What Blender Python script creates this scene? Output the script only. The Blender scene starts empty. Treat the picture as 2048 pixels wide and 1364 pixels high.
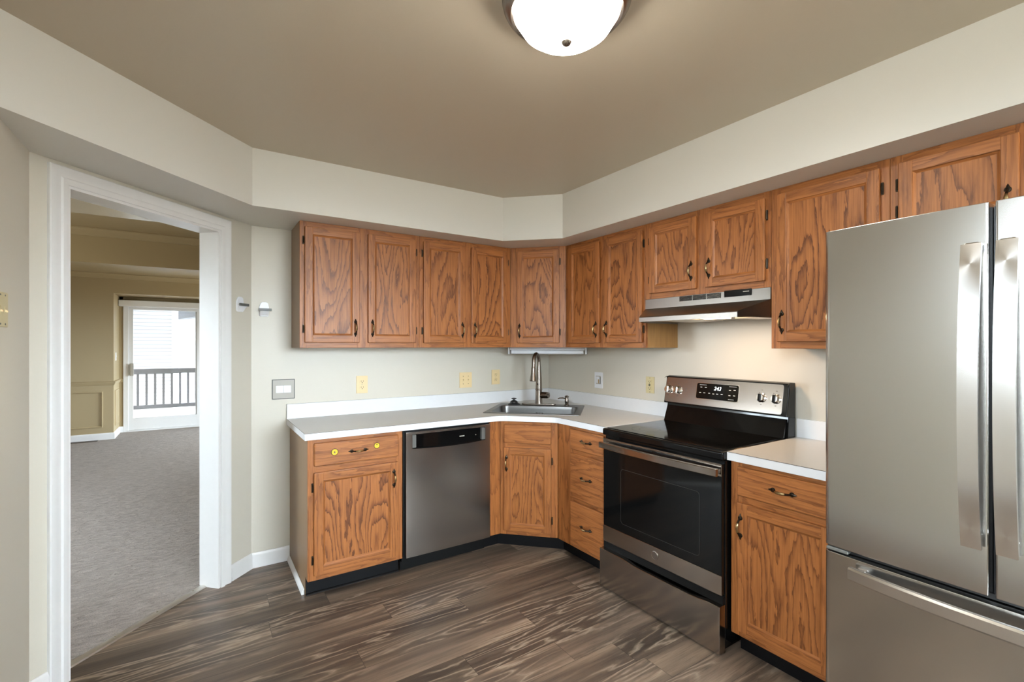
import bpy, bmesh, math, random
from mathutils import Vector, Matrix
random.seed(7)
R = math.radians
S2 = math.sqrt(.5)
scene = bpy.context.scene
COL = scene.collection

# ------------------------------------------------------------------ camera
cam_d = bpy.data.cameras.new('camera')
cam = bpy.data.objects.new('camera', cam_d)
COL.objects.link(cam)
cam_d.sensor_fit = 'HORIZONTAL'
cam_d.sensor_width = 36.0
cam_d.lens = 953.32 / 2048 * 36.0
cam_d.shift_y = (690.6 - 682.0) / 2048
cam_d.clip_start = .02
cam.location = (-2.614, -3.3802, 1.3895)
cam.rotation_euler = (R(90), 0, -0.5816)
scene.camera = cam

# ------------------------------------------------------------------ light and exposure
scene.view_settings.view_transform = 'Standard'
scene.view_settings.look = 'None'
scene.view_settings.exposure = 0.32
scene.view_settings.gamma = 1.0
scene.view_settings.use_curve_mapping = False
SKY = 41.0          # strength of the overcast sky
LAMP = 34.0        # ceiling lamp glass
HOOD = 6.0         # hood lamp lens

w = bpy.data.worlds.new('World')
scene.world = w
w.use_nodes = True
nt = w.node_tree
nt.nodes.clear()
o_ = nt.nodes.new('ShaderNodeOutputWorld')
bg = nt.nodes.new('ShaderNodeBackground')
tc = nt.nodes.new('ShaderNodeTexCoord')
sx = nt.nodes.new('ShaderNodeSeparateXYZ')
rp = nt.nodes.new('ShaderNodeValToRGB')
rp.color_ramp.elements[0].position = .47
rp.color_ramp.elements[0].color = (.16, .16, .14, 1)
rp.color_ramp.elements[1].position = .53
rp.color_ramp.elements[1].color = (.77, .90, 1.0, 1)
mp = nt.nodes.new('ShaderNodeMath'); mp.operation = 'MULTIPLY_ADD'
mp.inputs[1].default_value = .5; mp.inputs[2].default_value = .5
nt.links.new(tc.outputs['Generated'], sx.inputs[0])
nt.links.new(sx.outputs['Z'], mp.inputs[0])
nt.links.new(mp.outputs[0], rp.inputs[0])
nt.links.new(rp.outputs[0], bg.inputs[0])
bg.inputs[1].default_value = SKY
nt.links.new(bg.outputs[0], o_.inputs[0])

def portal(name, loc, rot, sx_, sy_):
    l = bpy.data.lights.new(name, 'AREA')
    l.shape = 'RECTANGLE'; l.size = sx_; l.size_y = sy_
    l.cycles.is_portal = True
    o = bpy.data.objects.new(name, l)
    o.location = loc; o.rotation_euler = rot
    COL.objects.link(o)
# daylight comes in through these openings; the last two belong to added dining windows
portal('daylight_portal', (-1.375, -5.66, 1.70), (R(-90), 0, 0), 2.05, 1.1)
portal('daylight_portal', (-3.22, -3.30, 1.825), (R(90), 0, R(-90)), .7, .85)
portal('daylight_portal', (-2.6, 6.50, 1.05), (R(90), 0, R(180)), 2.0, 2.0)
portal('daylight_portal', (-5.66, 1.05, 1.6), (R(90), 0, R(-90)), 1.7, 1.0)
portal('daylight_portal', (.96, 4.4, 1.25), (R(90), 0, R(90)), 2.2, 1.7)

# ------------------------------------------------------------------ materials
MATS = {}
class NT:
    """tiny node helper"""
    def __init__(s, name):
        s.m = bpy.data.materials.new(name); s.m.use_nodes = True
        s.t = s.m.node_tree; s.p = s.t.nodes['Principled BSDF']
        MATS[name] = s.m
    def n(s, typ, **kw):
        nd = s.t.nodes.new('ShaderNode' + typ)
        for k, v in kw.items():
            if k.startswith('i_'):
                key = k[2:]
                key = int(key) if key.isdigit() else key
                nd.inputs[key].default_value = v
            else: setattr(nd, k, v)
        return nd
    def l(s, a, b): s.t.links.new(a, b)
    def math(s, op, a, b=None, c=None):
        nd = s.n('Math', operation=op)
        for i, v in enumerate((a, b, c)):
            if v is None: continue
            if isinstance(v, (int, float)): nd.inputs[i].default_value = v
            else: s.l(v, nd.inputs[i])
        return nd.outputs[0]
    def mix(s, f, a, b, blend='MIX'):
        nd = s.n('Mix', data_type='RGBA', blend_type=blend)
        for sk, v in ((nd.inputs[0], f), (nd.inputs[6], a), (nd.inputs[7], b)):
            if isinstance(v, (int, float)): sk.default_value = v
            elif isinstance(v, (tuple, list)): sk.default_value = (*v[:3], 1)
            else: s.l(v, sk)
        return nd.outputs[2]
    def noise(s, vec, scale, detail=2.0, rough=.5, dist=0.0):
        nd = s.n('TexNoise', i_Scale=scale, i_Detail=detail, i_Roughness=rough, i_Distortion=dist)
        if vec is not None: s.l(vec, nd.inputs['Vector'])
        return nd.outputs[0]
    def ramp(s, f, stops):
        nd = s.n('ValToRGB')
        el = nd.color_ramp.elements
        while len(el) < len(stops): el.new(.5)
        for e, (p, c) in zip(el, stops):
            e.position = p; e.color = (*c[:3], 1)
        s.l(f, nd.inputs[0])
        return nd.outputs[0]
    def mapping(s, vec, scale=(1, 1, 1), loc=None):
        nd = s.n('Mapping'); nd.inputs['Scale'].default_value = scale
        if loc: nd.inputs['Location'].default_value = loc
        s.l(vec, nd.inputs['Vector']); return nd.outputs[0]
    def obj(s): return s.n('TexCoord').outputs['Object']
    def rnd(s): return s.n('ObjectInfo').outputs['Random']
    def bump(s, h, strength, dist=.01):
        nd = s.n('Bump', i_Strength=strength, i_Distance=dist)
        s.l(h, nd.inputs['Height']); s.l(nd.outputs[0], s.p.inputs['Normal'])
    def set(s, **kw):
        for k, v in kw.items():
            k = k.replace('_', ' ')
            sk = s.p.inputs[k]
            if isinstance(v, (int, float)): sk.default_value = v
            elif isinstance(v, (tuple, list)): sk.default_value = (*v[:3], 1) if len(sk.default_value) == 4 else v
            else: s.l(v, sk)
        return s

def plain(name, col, rough=.5, metal=0.0, **kw):
    t = NT(name)
    nz = t.noise(t.obj(), 35, 2)
    c = t.mix(t.math('MULTIPLY', nz, .12), col, tuple(x * .7 for x in col))
    t.set(Base_Color=c, Roughness=rough, Metallic=metal, **kw)
    return t.m

def paint(name, col, rough=.45, spec=.5, tex=.06):
    t = NT(name)
    v = t.obj()
    n1 = t.noise(v, 3, 3)
    n2 = t.noise(v, 260, 2)
    c = t.mix(t.math('MULTIPLY', n1, .10), col, tuple(x * .88 for x in col))
    t.set(Base_Color=c, Roughness=rough)
    t.p.inputs['Specular IOR Level'].default_value = spec
    t.bump(n2, tex, .004)
    return t.m

def oak(name, axis, light, dark, fig=6.0, bands=9.0, amt=.75, rough=.36, stretch=.11):
    """stained oak: contour figure stretched along the grain axis plus fine pores"""
    t = NT(name)
    r = t.rnd()
    cmb = t.n('CombineXYZ')
    t.l(t.math('MULTIPLY', r, 37.0), cmb.inputs[0]); t.l(t.math('MULTIPLY', r, 91.0), cmb.inputs[1]); t.l(t.math('MULTIPLY', r, 53.0), cmb.inputs[2])
    va = t.n('VectorMath', operation='ADD'); t.l(t.obj(), va.inputs[0]); t.l(cmb.outputs[0], va.inputs[1])
    sc = [1, .6, 1]; sc['xyz'.index(axis)] = stretch
    v = t.mapping(va.outputs[0], tuple(sc))
    wob = t.noise(t.mapping(va.outputs[0], tuple(3.5 if a == axis else 24 for a in 'xyz')), 4.0, 3)
    f = t.noise(v, fig, 1.5, .45, .15)
    f2 = t.math('ADD', t.math('MULTIPLY', f, bands), t.math('MULTIPLY', wob, .9))
    line = t.ramp(t.math('FRACT', f2), [(0, (1, 1, 1)), (.13, (.62, .62, .62)), (.34, (.15, .15, .15)), (.62, (0, 0, 0)), (.95, (0, 0, 0)), (1, (1, 1, 1))])
    sp = [170, 60, 170]; sp['xyz'.index(axis)] = 5
    pores = t.noise(t.mapping(va.outputs[0], tuple(sp)), 1.0, 3, .6)
    pr = t.ramp(pores, [(.42, (0, 0, 0)), (.68, (1, 1, 1))])
    big = t.noise(va.outputs[0], 2.2, 2)
    base = t.mix(t.math('MULTIPLY', big, .22), light, tuple(.62 * a + .38 * b for a, b in zip(light, dark)))
    c = t.mix(t.math('MULTIPLY', line, t.math('MULTIPLY_ADD', r, amt * .2, amt * .82)), base, dark)
    c = t.mix(t.math('MULTIPLY', pr, .42), c, dark)
    t.set(Base_Color=c, Roughness=t.math('MULTIPLY_ADD', pores, .18, rough - .06))
    t.p.inputs['Specular IOR Level'].default_value = .42
    t.bump(t.math('ADD', line, pr), .10, .0015)
    return t.m

OL = (.435, .158, .044); OD = (.090, .024, .006)
M = {}
M['wall'] = paint('wall_paint', (.64, .595, .51), .42)
M['ceil'] = paint('ceiling_paint', (.56, .485, .38), .38)
M['soff'] = paint('soffit_paint', (.74, .725, .68), .38)
M['dwall'] = paint('dining_wall_paint', (.40, .31, .175), .5, .35)
M['bulk'] = paint('bulkhead_gloss_paint', (.62, .55, .44), .22, .7)
M['white'] = plain('white_trim_paint', (.80, .79, .78), .32)
M['oakv'] = oak('oak_vertical_grain', 'z', OL, OD, 9, 10, .6)
M['oakh'] = oak('oak_horizontal_grain', 'x', OL, OD, 9, 10, .6)
M['oakp'] = oak('oak_panel_veneer', 'z', OL, OD, 5.0, 16, .95, stretch=.24)
M['oaks'] = oak('oak_pale_side', 'z', (.42, .25, .09), (.25, .13, .04), 10, 5, .25)
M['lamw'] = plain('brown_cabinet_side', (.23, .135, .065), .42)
M['black'] = plain('black_enamel', (.004, .004, .004), .08, Specular_IOR_Level=.28)
M['blackm'] = plain('black_matt', (.006, .006, .006), .5, Specular_IOR_Level=.2)
M['toe'] = plain('black_vinyl_kick', (.005, .005, .006), .45, Specular_IOR_Level=.22)
M['bronze'] = plain('dark_bronze', (.035, .026, .018), .34, .85)
M['brass'] = plain('worn_brass', (.42, .30, .15), .3, 1.0)
M['ivory'] = plain('ivory_plastic', (.80, .62, .34), .35)
M['ivory2'] = plain('pale_ivory_plastic', (.62, .53, .30), .35)
M['wplast'] = plain('white_plastic', (.82, .83, .86), .3)
M['gplast'] = plain('grey_plastic', (.42, .39, .34), .4)
M['dgplast'] = plain('dark_grey_plastic', (.12, .12, .11), .4)
M['burner'] = plain('burner_print', (.022, .021, .020), .25)
M['slot'] = plain('slot_dark', (.02, .015, .01), .6)
M['counter'] = plain('white_laminate', (.72, .71, .68), .28)
M['counteredge'] = plain('white_laminate_edge', (.80, .81, .83), .25)
M['seam'] = plain('laminate_seam', (.05, .04, .035), .5)
M['metal'] = plain('aluminium', (.80, .78, .74), .42, 1.0)
M['rubber'] = plain('black_rubber', (.012, .012, .014), .4)
M['yellow'] = plain('yellow_sticker', (.85, .55, .02), .4)
M['whitemark'] = plain('white_print', (.75, .75, .75), .5)
M['grey_print'] = plain('grey_print', (.10, .09, .08), .5)

def steel(name, col, rough, aniso=.0, axis='Z', streak=.004):
    t = NT(name)
    sc = {'Z': (3, 3, 1400), 'X': (1400, 1400, 3)}[axis]
    n = t.noise(t.mapping(t.obj(), sc), 1.0, 3, .6)
    c = t.mix(t.math('MULTIPLY', n, .16), col, tuple(x * .85 for x in col))
    t.set(Base_Color=c, Metallic=1.0, Roughness=t.math('MULTIPLY_ADD', n, .05, rough - .025))
    if aniso:
        t.p.inputs['Anisotropic'].default_value = aniso
        tg = t.n('Tangent', direction_type='RADIAL', axis='Z')
        t.l(tg.outputs[0], t.p.inputs['Tangent'])
    t.bump(n, streak, .0006)
    return t.m
M['steel'] = steel('brushed_steel', (.53, .515, .49), .21, .45)
M['steelr'] = steel('range_steel', (.35, .305, .265), .17, .0)
M['hoodsteel'] = steel('hood_steel', (.34, .31, .28), .30, .0)
M['steeld'] = steel('brushed_dark_steel', (.36, .335, .31), .22, .45)
M['steelh'] = steel('satin_steel_handle', (.74, .73, .72), .24, .5)
M['sinksteel'] = steel('sink_steel', (.21, .205, .20), .36, .0)
M['nickel'] = steel('brushed_nickel', (.27, .23, .20), .25, .0)
M['chrome'] = plain('chrome', (.72, .70, .68), .10, 1.0)

def emis(name, col, strength, base=(.8, .8, .8)):
    t = NT(name)
    t.set(Base_Color=base, Roughness=.3)
    t.p.inputs['Emission Color'].default_value = (*col, 1)
    t.p.inputs['Emission Strength'].default_value = strength
    return t.m
M['lampglass'] = emis('lamp_glass', (1, .94, .84), LAMP)
M['hoodglass'] = emis('hood_lens', (1, .68, .36), HOOD)
M['digits'] = emis('display_digits', (.9, .97, 1), 2.2)

def glass(name):
    t = NT(name)
    t.t.nodes.remove(t.p)
    tr = t.n('BsdfTransparent'); gl = t.n('BsdfGlossy'); gl.inputs['Roughness'].default_value = .02
    mx = t.n('MixShader'); mx.inputs[0].default_value = .06
    out = [n for n in t.t.nodes if n.type == 'OUTPUT_MATERIAL'][0]
    t.l(tr.outputs[0], mx.inputs[1]); t.l(gl.outputs[0], mx.inputs[2]); t.l(mx.outputs[0], out.inputs[0])
    return t.m
M['glass'] = glass('window_glass')

def floor_mat():
    t = NT('vinyl_plank')
    v = t.obj()
    s = t.n('SeparateXYZ'); t.l(v, s.inputs[0])
    PW, PL = .1525, 1.22
    yy = t.math('DIVIDE', t.math('ADD', s.outputs[1], .71 + PW * 60), PW)
    row = t.math('FLOOR', yy); fy = t.math('FRACT', yy)
    wn = t.n('TexWhiteNoise', noise_dimensions='1D'); t.l(row, wn.inputs['W'])
    xx = t.math('DIVIDE', t.math('ADD', t.math('MULTIPLY_ADD', wn.outputs[0], PL, 30.0), s.outputs[0]), PL)
    colm = t.math('FLOOR', xx); fx = t.math('FRACT', xx)
    cb = t.n('CombineXYZ'); t.l(row, cb.inputs[0]); t.l(colm, cb.inputs[1])
    w2 = t.n('TexWhiteNoise', noise_dimensions='3D'); t.l(cb.outputs[0], w2.inputs[0])
    off = t.n('VectorMath', operation='SCALE'); t.l(w2.outputs[1], off.inputs[0]); off.inputs['Scale'].default_value = 40
    va = t.n('VectorMath', operation='ADD'); t.l(v, va.inputs[0]); t.l(off.outputs[0], va.inputs[1])
    pv = va.outputs[0]
    # broad light/dark streaks, contour figure, fine grain
    st = t.noise(t.mapping(pv, (.7, 12, 1)), 1.0, 3, .55)
    fg = t.noise(t.mapping(pv, (.55, 6.0, 1)), 1.3, 2.0, .5, .2)
    wob = t.noise(t.mapping(pv, (14, 50, 1)), 1.0, 2)
    pp = t.math('PINGPONG', t.math('ADD', t.math('MULTIPLY', fg, 13.0), t.math('MULTIPLY', wob, .6)), .5)
    line = t.ramp(t.math('MULTIPLY', pp, 2), [(0, (1, 1, 1)), (.14, (.6, .6, .6)), (.4, (0, 0, 0))])
    where = t.ramp(t.noise(t.mapping(pv, (.9, 7, 1)), 1.0, 1), [(.42, (0, 0, 0)), (.54, (1, 1, 1))])
    fine = t.noise(t.mapping(pv, (9, 230, 1)), 1.0, 3, .65)
    base = t.ramp(st, [(.28, (.060, .045, .036)), (.45, (.128, .096, .074)), (.60, (.22, .166, .124)), (.76, (.35, .262, .185))])
    tone = t.math('MULTIPLY_ADD', w2.outputs[0], .75, .58)
    base = t.mix(1.0, base, (1.0, .92, .84), 'MULTIPLY')
    hs = t.n('HueSaturation'); t.l(base, hs.inputs['Color']); t.l(tone, hs.inputs['Value']); hs.inputs['Saturation'].default_value = .95
    c = t.mix(t.math('MULTIPLY', t.math('MULTIPLY', line, where), .65), hs.outputs[0], (.44, .345, .255))
    dl = t.ramp(t.math('MULTIPLY', pp, 2), [(.55, (0, 0, 0)), (.8, (1, 1, 1))])
    c = t.mix(t.math('MULTIPLY', t.math('MULTIPLY', dl, where), .35), c, (.045, .032, .026))
    c = t.mix(t.math('MULTIPLY', t.ramp(fine, [(.5, (0, 0, 0)), (.75, (1, 1, 1))]), .45), c, (.045, .035, .03))
    # joints
    e1 = t.math('LESS_THAN', t.math('MULTIPLY', t.math('MINIMUM', fy, t.math('SUBTRACT', 1.0, fy)), PW), .0012)
    e2 = t.math('LESS_THAN', t.math('MULTIPLY', t.math('MINIMUM', fx, t.math('SUBTRACT', 1.0, fx)), PL), .0012)
    e = t.math('MAXIMUM', e1, e2)
    c = t.mix(t.math('MULTIPLY', e, .6), c, (.02, .015, .012))
    t.set(Base_Color=c, Roughness=t.math('MULTIPLY_ADD', fine, .2, .30))
    t.bump(t.math('SUBTRACT', fine, e), .12, .002)
    return t.m
M['floor'] = floor_mat()

def carpet_mat():
    t = NT('carpet_pile')
    v = t.obj()
    a = t.ramp(t.noise(t.mapping(v, (13, 42, 1)), 1.0, 4, .65, .8), [(.32, (0, 0, 0)), (.66, (1, 1, 1))])
    b = t.noise(v, 240, 3, .7)
    m = t.noise(v, 3, 2)
    c = t.mix(a, (.42, .335, .28), (.76, .65, .58))
    c = t.mix(t.math('MULTIPLY', t.ramp(b, [(.35, (1, 1, 1)), (.6, (0, 0, 0))]), .5), c, (.20, .17, .15))
    c = t.mix(t.math('MULTIPLY', m, .2), c, (.40, .33, .26))
    t.set(Base_Color=c, Roughness=.9)
    t.p.inputs['Sheen Weight'].default_value = .25
    t.bump(t.math('ADD', t.math('MULTIPLY', a, 1.0), t.math('MULTIPLY', b, .5)), 1.0, .03)
    return t.m
M['carpet'] = carpet_mat()

def siding_mat():
    t = NT('white_siding')
    s = t.n('SeparateXYZ'); t.l(t.obj(), s.inputs[0])
    f = t.math('FRACT', t.math('DIVIDE', s.outputs[2], .085))
    ln = t.math('LESS_THAN', f, .16)
    c = t.mix(ln, (.70, .71, .73), (.40, .41, .43))
    t.set(Base_Color=c, Roughness=.6)
    t.bump(f, .4, .01)
    return t.m
M['siding'] = siding_mat()
M['deckgrey'] = plain('weathered_deck_paint', (.22, .21, .21), .7)
M['facade'] = plain('taupe_facade', (.16, .14, .12), .8)  # dark tone limits skylight bounced onto the siding
M['eave'] = plain('grey_eave', (.20, .20, .21), .7)
M['deckfloor'] = plain('deck_boards', (.45, .44, .42), .7)
M['regmetal'] = plain('brown_register', (.10, .07, .05), .5, .3)

# ------------------------------------------------------------------ mesh helpers
class MB:
    def __init__(s): s.bm = bmesh.new()
    def _mark(s): s._old = set(s.bm.faces)
    def _fin(s, m):
        for f in s.bm.faces:
            if f not in s._old: f.material_index = m
        return s
    def box(s, x0, x1, y0, y1, z0, z1, b=0.0, m=0, seg=1):
        s._mark()
        vs = [s.bm.verts.new((x, y, z)) for x in (x0, x1) for y in (y0, y1) for z in (z0, z1)]
        fs = [(0, 1, 3, 2), (4, 6, 7, 5), (0, 4, 5, 1), (2, 3, 7, 6), (0, 2, 6, 4), (1, 5, 7, 3)]
        F = [s.bm.faces.new([vs[i] for i in f]) for f in fs]
        if b > 0:
            es = set(e for f in F for e in f.edges)
            bmesh.ops.bevel(s.bm, geom=list(es), offset=b, segments=seg, profile=.5, affect='EDGES')
        return s._fin(m)
    def prism(s, pts, a0, a1, axis='z', m=0, b=0.0, seg=1):
        """closed polygon extruded along an axis. pts in the two other axes, in xyz order"""
        s._mark()
        def P(p, a):
            return {'z': (p[0], p[1], a), 'y': (p[0], a, p[1]), 'x': (a, p[0], p[1])}[axis]
        A = [s.bm.verts.new(P(p, a0)) for p in pts]; B = [s.bm.verts.new(P(p, a1)) for p in pts]
        n = len(pts)
        F = [s.bm.faces.new(A[::-1]), s.bm.faces.new(B)]
        for i in range(n):
            F.append(s.bm.faces.new((A[i], A[(i + 1) % n], B[(i + 1) % n], B[i])))
        bmesh.ops.recalc_face_normals(s.bm, faces=F)
        if b > 0:
            es = set(e for f in F[:2] for e in f.edges)
            bmesh.ops.bevel(s.bm, geom=list(es), offset=b, segments=seg, profile=.5, affect='EDGES')
        return s._fin(m)
    def loft(s, rings, m=0, cap0=True, cap1=True, closed=True):
        s._mark()
        Vs = [[s.bm.verts.new(p) for p in r] for r in rings]
        n = len(rings[0]); F = []
        for a, b_ in zip(Vs, Vs[1:]):
            for i in range(n if closed else n - 1):
                F.append(s.bm.faces.new((a[i], a[(i + 1) % n], b_[(i + 1) % n], b_[i])))
        if cap0: F.append(s.bm.faces.new(Vs[0][::-1]))
        if cap1: F.append(s.bm.faces.new(Vs[-1]))
        if cap0 and cap1: bmesh.ops.recalc_face_normals(s.bm, faces=F)
        return s._fin(m)
    def lathe(s, prof, c=(0, 0, 0), ax=(0, 0, 1), seg=24, m=0, cap0=True, cap1=True):
        """prof: (radius, height along axis)"""
        a = Vector(ax).normalized()
        u = a.orthogonal().normalized(); v = a.cross(u)
        rings = []
        for r, h in prof:
            r = max(r, 1e-5)
            rings.append([tuple(Vector(c) + a * h + (u * math.cos(t) + v * math.sin(t)) * r)
                          for t in [2 * math.pi * i / seg for i in range(seg)]])
        return s.loft(rings, m, cap0, cap1)
    def tube(s, pts, rad, seg=12, m=0, sq=1.0, up=None):
        """round tube through points; rad a number or a list; sq flattens along the second frame axis"""
        P = [Vector(p) for p in pts]
        if isinstance(rad, (int, float)): rad = [rad] * len(P)
        rings = []
        u = None
        for i, p in enumerate(P):
            d = (P[min(i + 1, len(P) - 1)] - P[max(i - 1, 0)]).normalized()
            if u is None:
                u = (Vector(up) - d * d.dot(Vector(up))).normalized() if up else d.orthogonal().normalized()
            else: u = (u - d * d.dot(u)).normalized()
            v = d.cross(u)
            rings.append([tuple(p + (u * math.cos(t) + v * math.sin(t) * sq) * rad[i])
                          for t in [2 * math.pi * k / seg for k in range(seg)]])
        return s.loft(rings, m)
    def sweep(s, pts, prof, m=0, up=(0, 0, 1)):
        """2-D profile (side, up) swept along an open path with mitred corners"""
        P = [Vector(p) for p in pts]; U = Vector(up); rings = []
        for i, p in enumerate(P):
            d1 = (P[i] - P[i - 1]).normalized() if i else (P[1] - P[0]).normalized()
            d2 = (P[i + 1] - P[i]).normalized() if i < len(P) - 1 else d1
            n1 = d1.cross(U).normalized(); n2 = d2.cross(U).normalized()
            b_ = (n1 + n2); b_ = b_ / max(b_.length_squared / 2, 1e-6)
            rings.append([tuple(p + b_ * q[0] + U * q[1]) for q in prof])
        return s.loft(rings, m)
    def build(s, name, mats, parent=None, loc=None, rot=None, smooth=30):
        if not isinstance(mats, (list, tuple)): mats = [mats]
        me = bpy.data.meshes.new(name)
        bmesh.ops.remove_doubles(s.bm, verts=s.bm.verts, dist=1e-6)
        s.bm.to_mesh(me); s.bm.free()
        for x in mats: me.materials.append(M[x] if isinstance(x, str) else x)
        if smooth:
            for p in me.polygons: p.use_smooth = True
            me.set_sharp_from_angle(angle=R(smooth))
        o = put(name, me, parent, loc, rot)
        if smooth:
            wn = o.modifiers.new('weighted_normals', 'WEIGHTED_NORMAL'); wn.keep_sharp = True; wn.weight = 60
        return o

def put(name, me, parent=None, loc=None, rot=None):
    o = bpy.data.objects.new(name, me)
    COL.objects.link(o)
    if parent: o.parent = parent
    if loc: o.location = loc
    if rot: o.rotation_euler = rot
    return o
def tag(o, label, cat, group=None, kind=None):
    o['label'] = label; o['category'] = cat
    if group: o['group'] = group
    if kind: o['kind'] = kind
    return o
def thing(name, label, cat, loc=(0, 0, 0), deg=0, group=None, kind=None):
    o = bpy.data.objects.new(name, None)
    o.empty_display_size = .1
    COL.objects.link(o); o.location = loc; o.rotation_euler = (0, 0, R(deg))
    return tag(o, label, cat, group, kind)
def struct(name, mb, mats, label, cat, smooth=30):
    return tag(mb.build(name, mats, smooth=smooth), label, cat, kind='structure')
def rrect(x0, x1, y0, y1, r, n=5):
    out = []
    for cx, cy, a0 in ((x1 - r, y1 - r, 0), (x0 + r, y1 - r, 90), (x0 + r, y0 + r, 180), (x1 - r, y0 + r, 270)):
        for k in range(n + 1):
            a = R(a0 + 90 * k / n); out.append((cx + r * math.cos(a), cy + r * math.sin(a)))
    return out

# ------------------------------------------------------------------ room shell
ZC, ZS = 2.446, 2.137
XL = -3.16
YR = -5.6
b = MB()
b.prism([(XL - .02, YR - .05), (.02, YR - .05), (.02, .02), (-2.339, .02), (-2.339 - .0707, .0707 + .0), (-3.2307, -.7503), (XL - .02, -.83)], -.1, 0)
struct('floor', b, 'floor', 'grey brown wood plank kitchen floor running along the back wall', 'floor')
b = MB()
b.prism([(-3.2307, -.7503), (-2.41, .0707), (-2.35, .12), (1.0, .12), (1.0, 6.45), (-5.65, 6.45), (-5.65, -.95), (-3.27, -.95), (-3.27, -.79)], -.1, .006)
tag(b.build('floor_carpet', 'carpet'), 'pale grey beige carpet floor beyond the doorway', 'carpet', kind='structure')

b = MB().box(-2.45, .12, 0, .12, 0, 2.5)
struct('wall_back', b, 'wall', 'beige kitchen back wall behind the sink run', 'wall')
b = MB().box(0, .12, YR - .1, 0, 0, 2.5)
struct('wall_right', b, 'wall', 'beige kitchen right wall behind the stove', 'wall')
# left wall with a window beyond the frame
b = MB()
b.box(XL - .12, XL, -2.95, -.78, 0, 2.5); b.box(XL - .12, XL, -5.7, -3.65, 0, 2.5)
b.box(XL - .12, XL, -3.65, -2.95, 0, 1.4); b.box(XL - .12, XL, -3.65, -2.95, 2.25, 2.5)
struct('wall_left', b, 'wall', 'beige kitchen left wall beside the doorway', 'wall')
b = MB()
b.box(XL, -2.4, YR - .12, YR, 0, 2.5); b.box(-.35, 0, YR - .12, YR, 0, 2.5)
b.box(-2.4, -.35, YR - .12, YR, 2.25, 2.5); b.box(-2.4, -.35, YR - .12, YR, 0, 1.15)
struct('wall_rear', b, 'wall', 'beige wall behind the camera with the wide window', 'wall')
for nm, (x0, x1, y0, y1, z0, z1), ax in (('window_1', (-2.4, -.35, YR - .09, YR - .03, 1.15, 2.25), 'x'), ('window_2', (XL - .09, XL - .03, -3.65, -2.95, 1.4, 2.25), 'y')):
    t = thing(nm, 'white framed window behind the camera' if ax == 'x' else 'white framed window in the left wall behind the camera', 'window', (0, 0, 0), 0, kind='structure')
    b = MB(); g = .05
    if ax == 'x':
        b.box(x0, x0 + g, y0, y1, z0, z1); b.box(x1 - g, x1, y0, y1, z0, z1); b.box(x0 + g, x1 - g, y0, y1, z0, z0 + g); b.box(x0 + g, x1 - g, y0, y1, z1 - g, z1)
        c = (x0 + x1) / 2; b.box(c - .04, c + .04, y0, y1, z0 + g, z1 - g)
    else:
        b.box(x0, x1, y0, y0 + g, z0, z1); b.box(x0, x1, y1 - g, y1, z0, z1); b.box(x0, x1, y0 + g, y1 - g, z0, z0 + g); b.box(x0, x1, y0 + g, y1 - g, z1 - g, z1)
        c = (z0 + z1) / 2; b.box(x0, x1, y0 + g, y1 - g, c - .03, c + .03)
    b.build('window_frame', 'white', t)
b = MB().box(XL - .1, .1, YR - .1, .1, ZC, ZC + .1)
struct('ceiling', b, 'ceil', 'tan painted kitchen ceiling', 'ceiling')
b = MB().prism([(0, YR), (-.49, YR), (-.49, -.793), (-.793, -.49), (-2.374, -.49), (XL, -1.276), (XL, -.821), (-2.339, 0), (0, 0)], ZS, ZC)
struct('ceiling_soffit', b, ['soff'], 'off-white boxed soffit wrapping the kitchen above the cabinets', 'soffit', smooth=0)

# diagonal doorway wall (local x runs along the wall, local y goes into the dining room)
DW = math.sqrt(2) * .821
O_D = (XL, -.821, 0)
b = MB()
ox0, ox1, oz = .123, .921, 2.055
b.box(-.05, ox0, 0, .115, 0, 2.5); b.box(ox1, DW + .06, 0, .115, 0, 2.5); b.box(ox0, ox1, 0, .115, oz, 2.5)
wd = b.build('wall_doorway', 'wall', loc=O_D, rot=(0, 0, R(45)))
tag(wd, 'short diagonal beige wall holding the doorway', 'wall', kind='structure')
t = thing('door_1', 'white cased doorway opening to the carpeted dining room', 'doorway', O_D, 45, kind='structure')
b = MB()
b.box(ox0, ox0 + .018, -.004, .125, 0, oz - .018); b.box(ox1 - .018, ox1, -.004, .125, 0, oz - .018); b.box(ox0, ox1, -.004, .125, oz - .018, oz)
b.build('jamb', 'white', t)
prof = [(0, 0), (0, .012), (.012, .016), (.022, .0165), (.028, .011), (.040, .013), (.052, .019), (.066, .019), (.070, .014), (.070, 0)]
def casing(mb, yw, sgn):
    a0, a1, zt = ox0 + .006, ox1 - .006, oz - .006
    rings = []
    for corner in ((a0, 0, -1, 0), (a0, zt, -1, 1), (a1, zt, 1, 1), (a1, 0, 1, 0)):
        rings.append([(corner[0] + corner[2] * q[0], yw + sgn * q[1], corner[1] + corner[3] * q[0]) for q in prof])
    mb.loft(rings)
b = MB(); casing(b, 0, -1)
b.build('casing', 'white', t)
b = MB(); casing(b, .115, 1)
b.build('casing', 'white', t)
# metal carpet strip
b = MB()
b.prism([(.078, 0), (.080, .007), (.090, .010), (.112, .010), (.118, .004), (.118, 0)], ox0 + .018, ox1 - .018, axis='x')
st = b.build('threshold_strip', 'metal', loc=O_D, rot=(0, 0, R(45)))
tag(st, 'silver metal strip across the doorway between plank floor and carpet', 'threshold strip')
for k in range(4):
    MB().lathe([(.005, 0), (.005, .001), (.003, .0018)], (.19 + k * .215, .101, .010), seg=10).build('screw', 'chrome', st)

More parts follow.
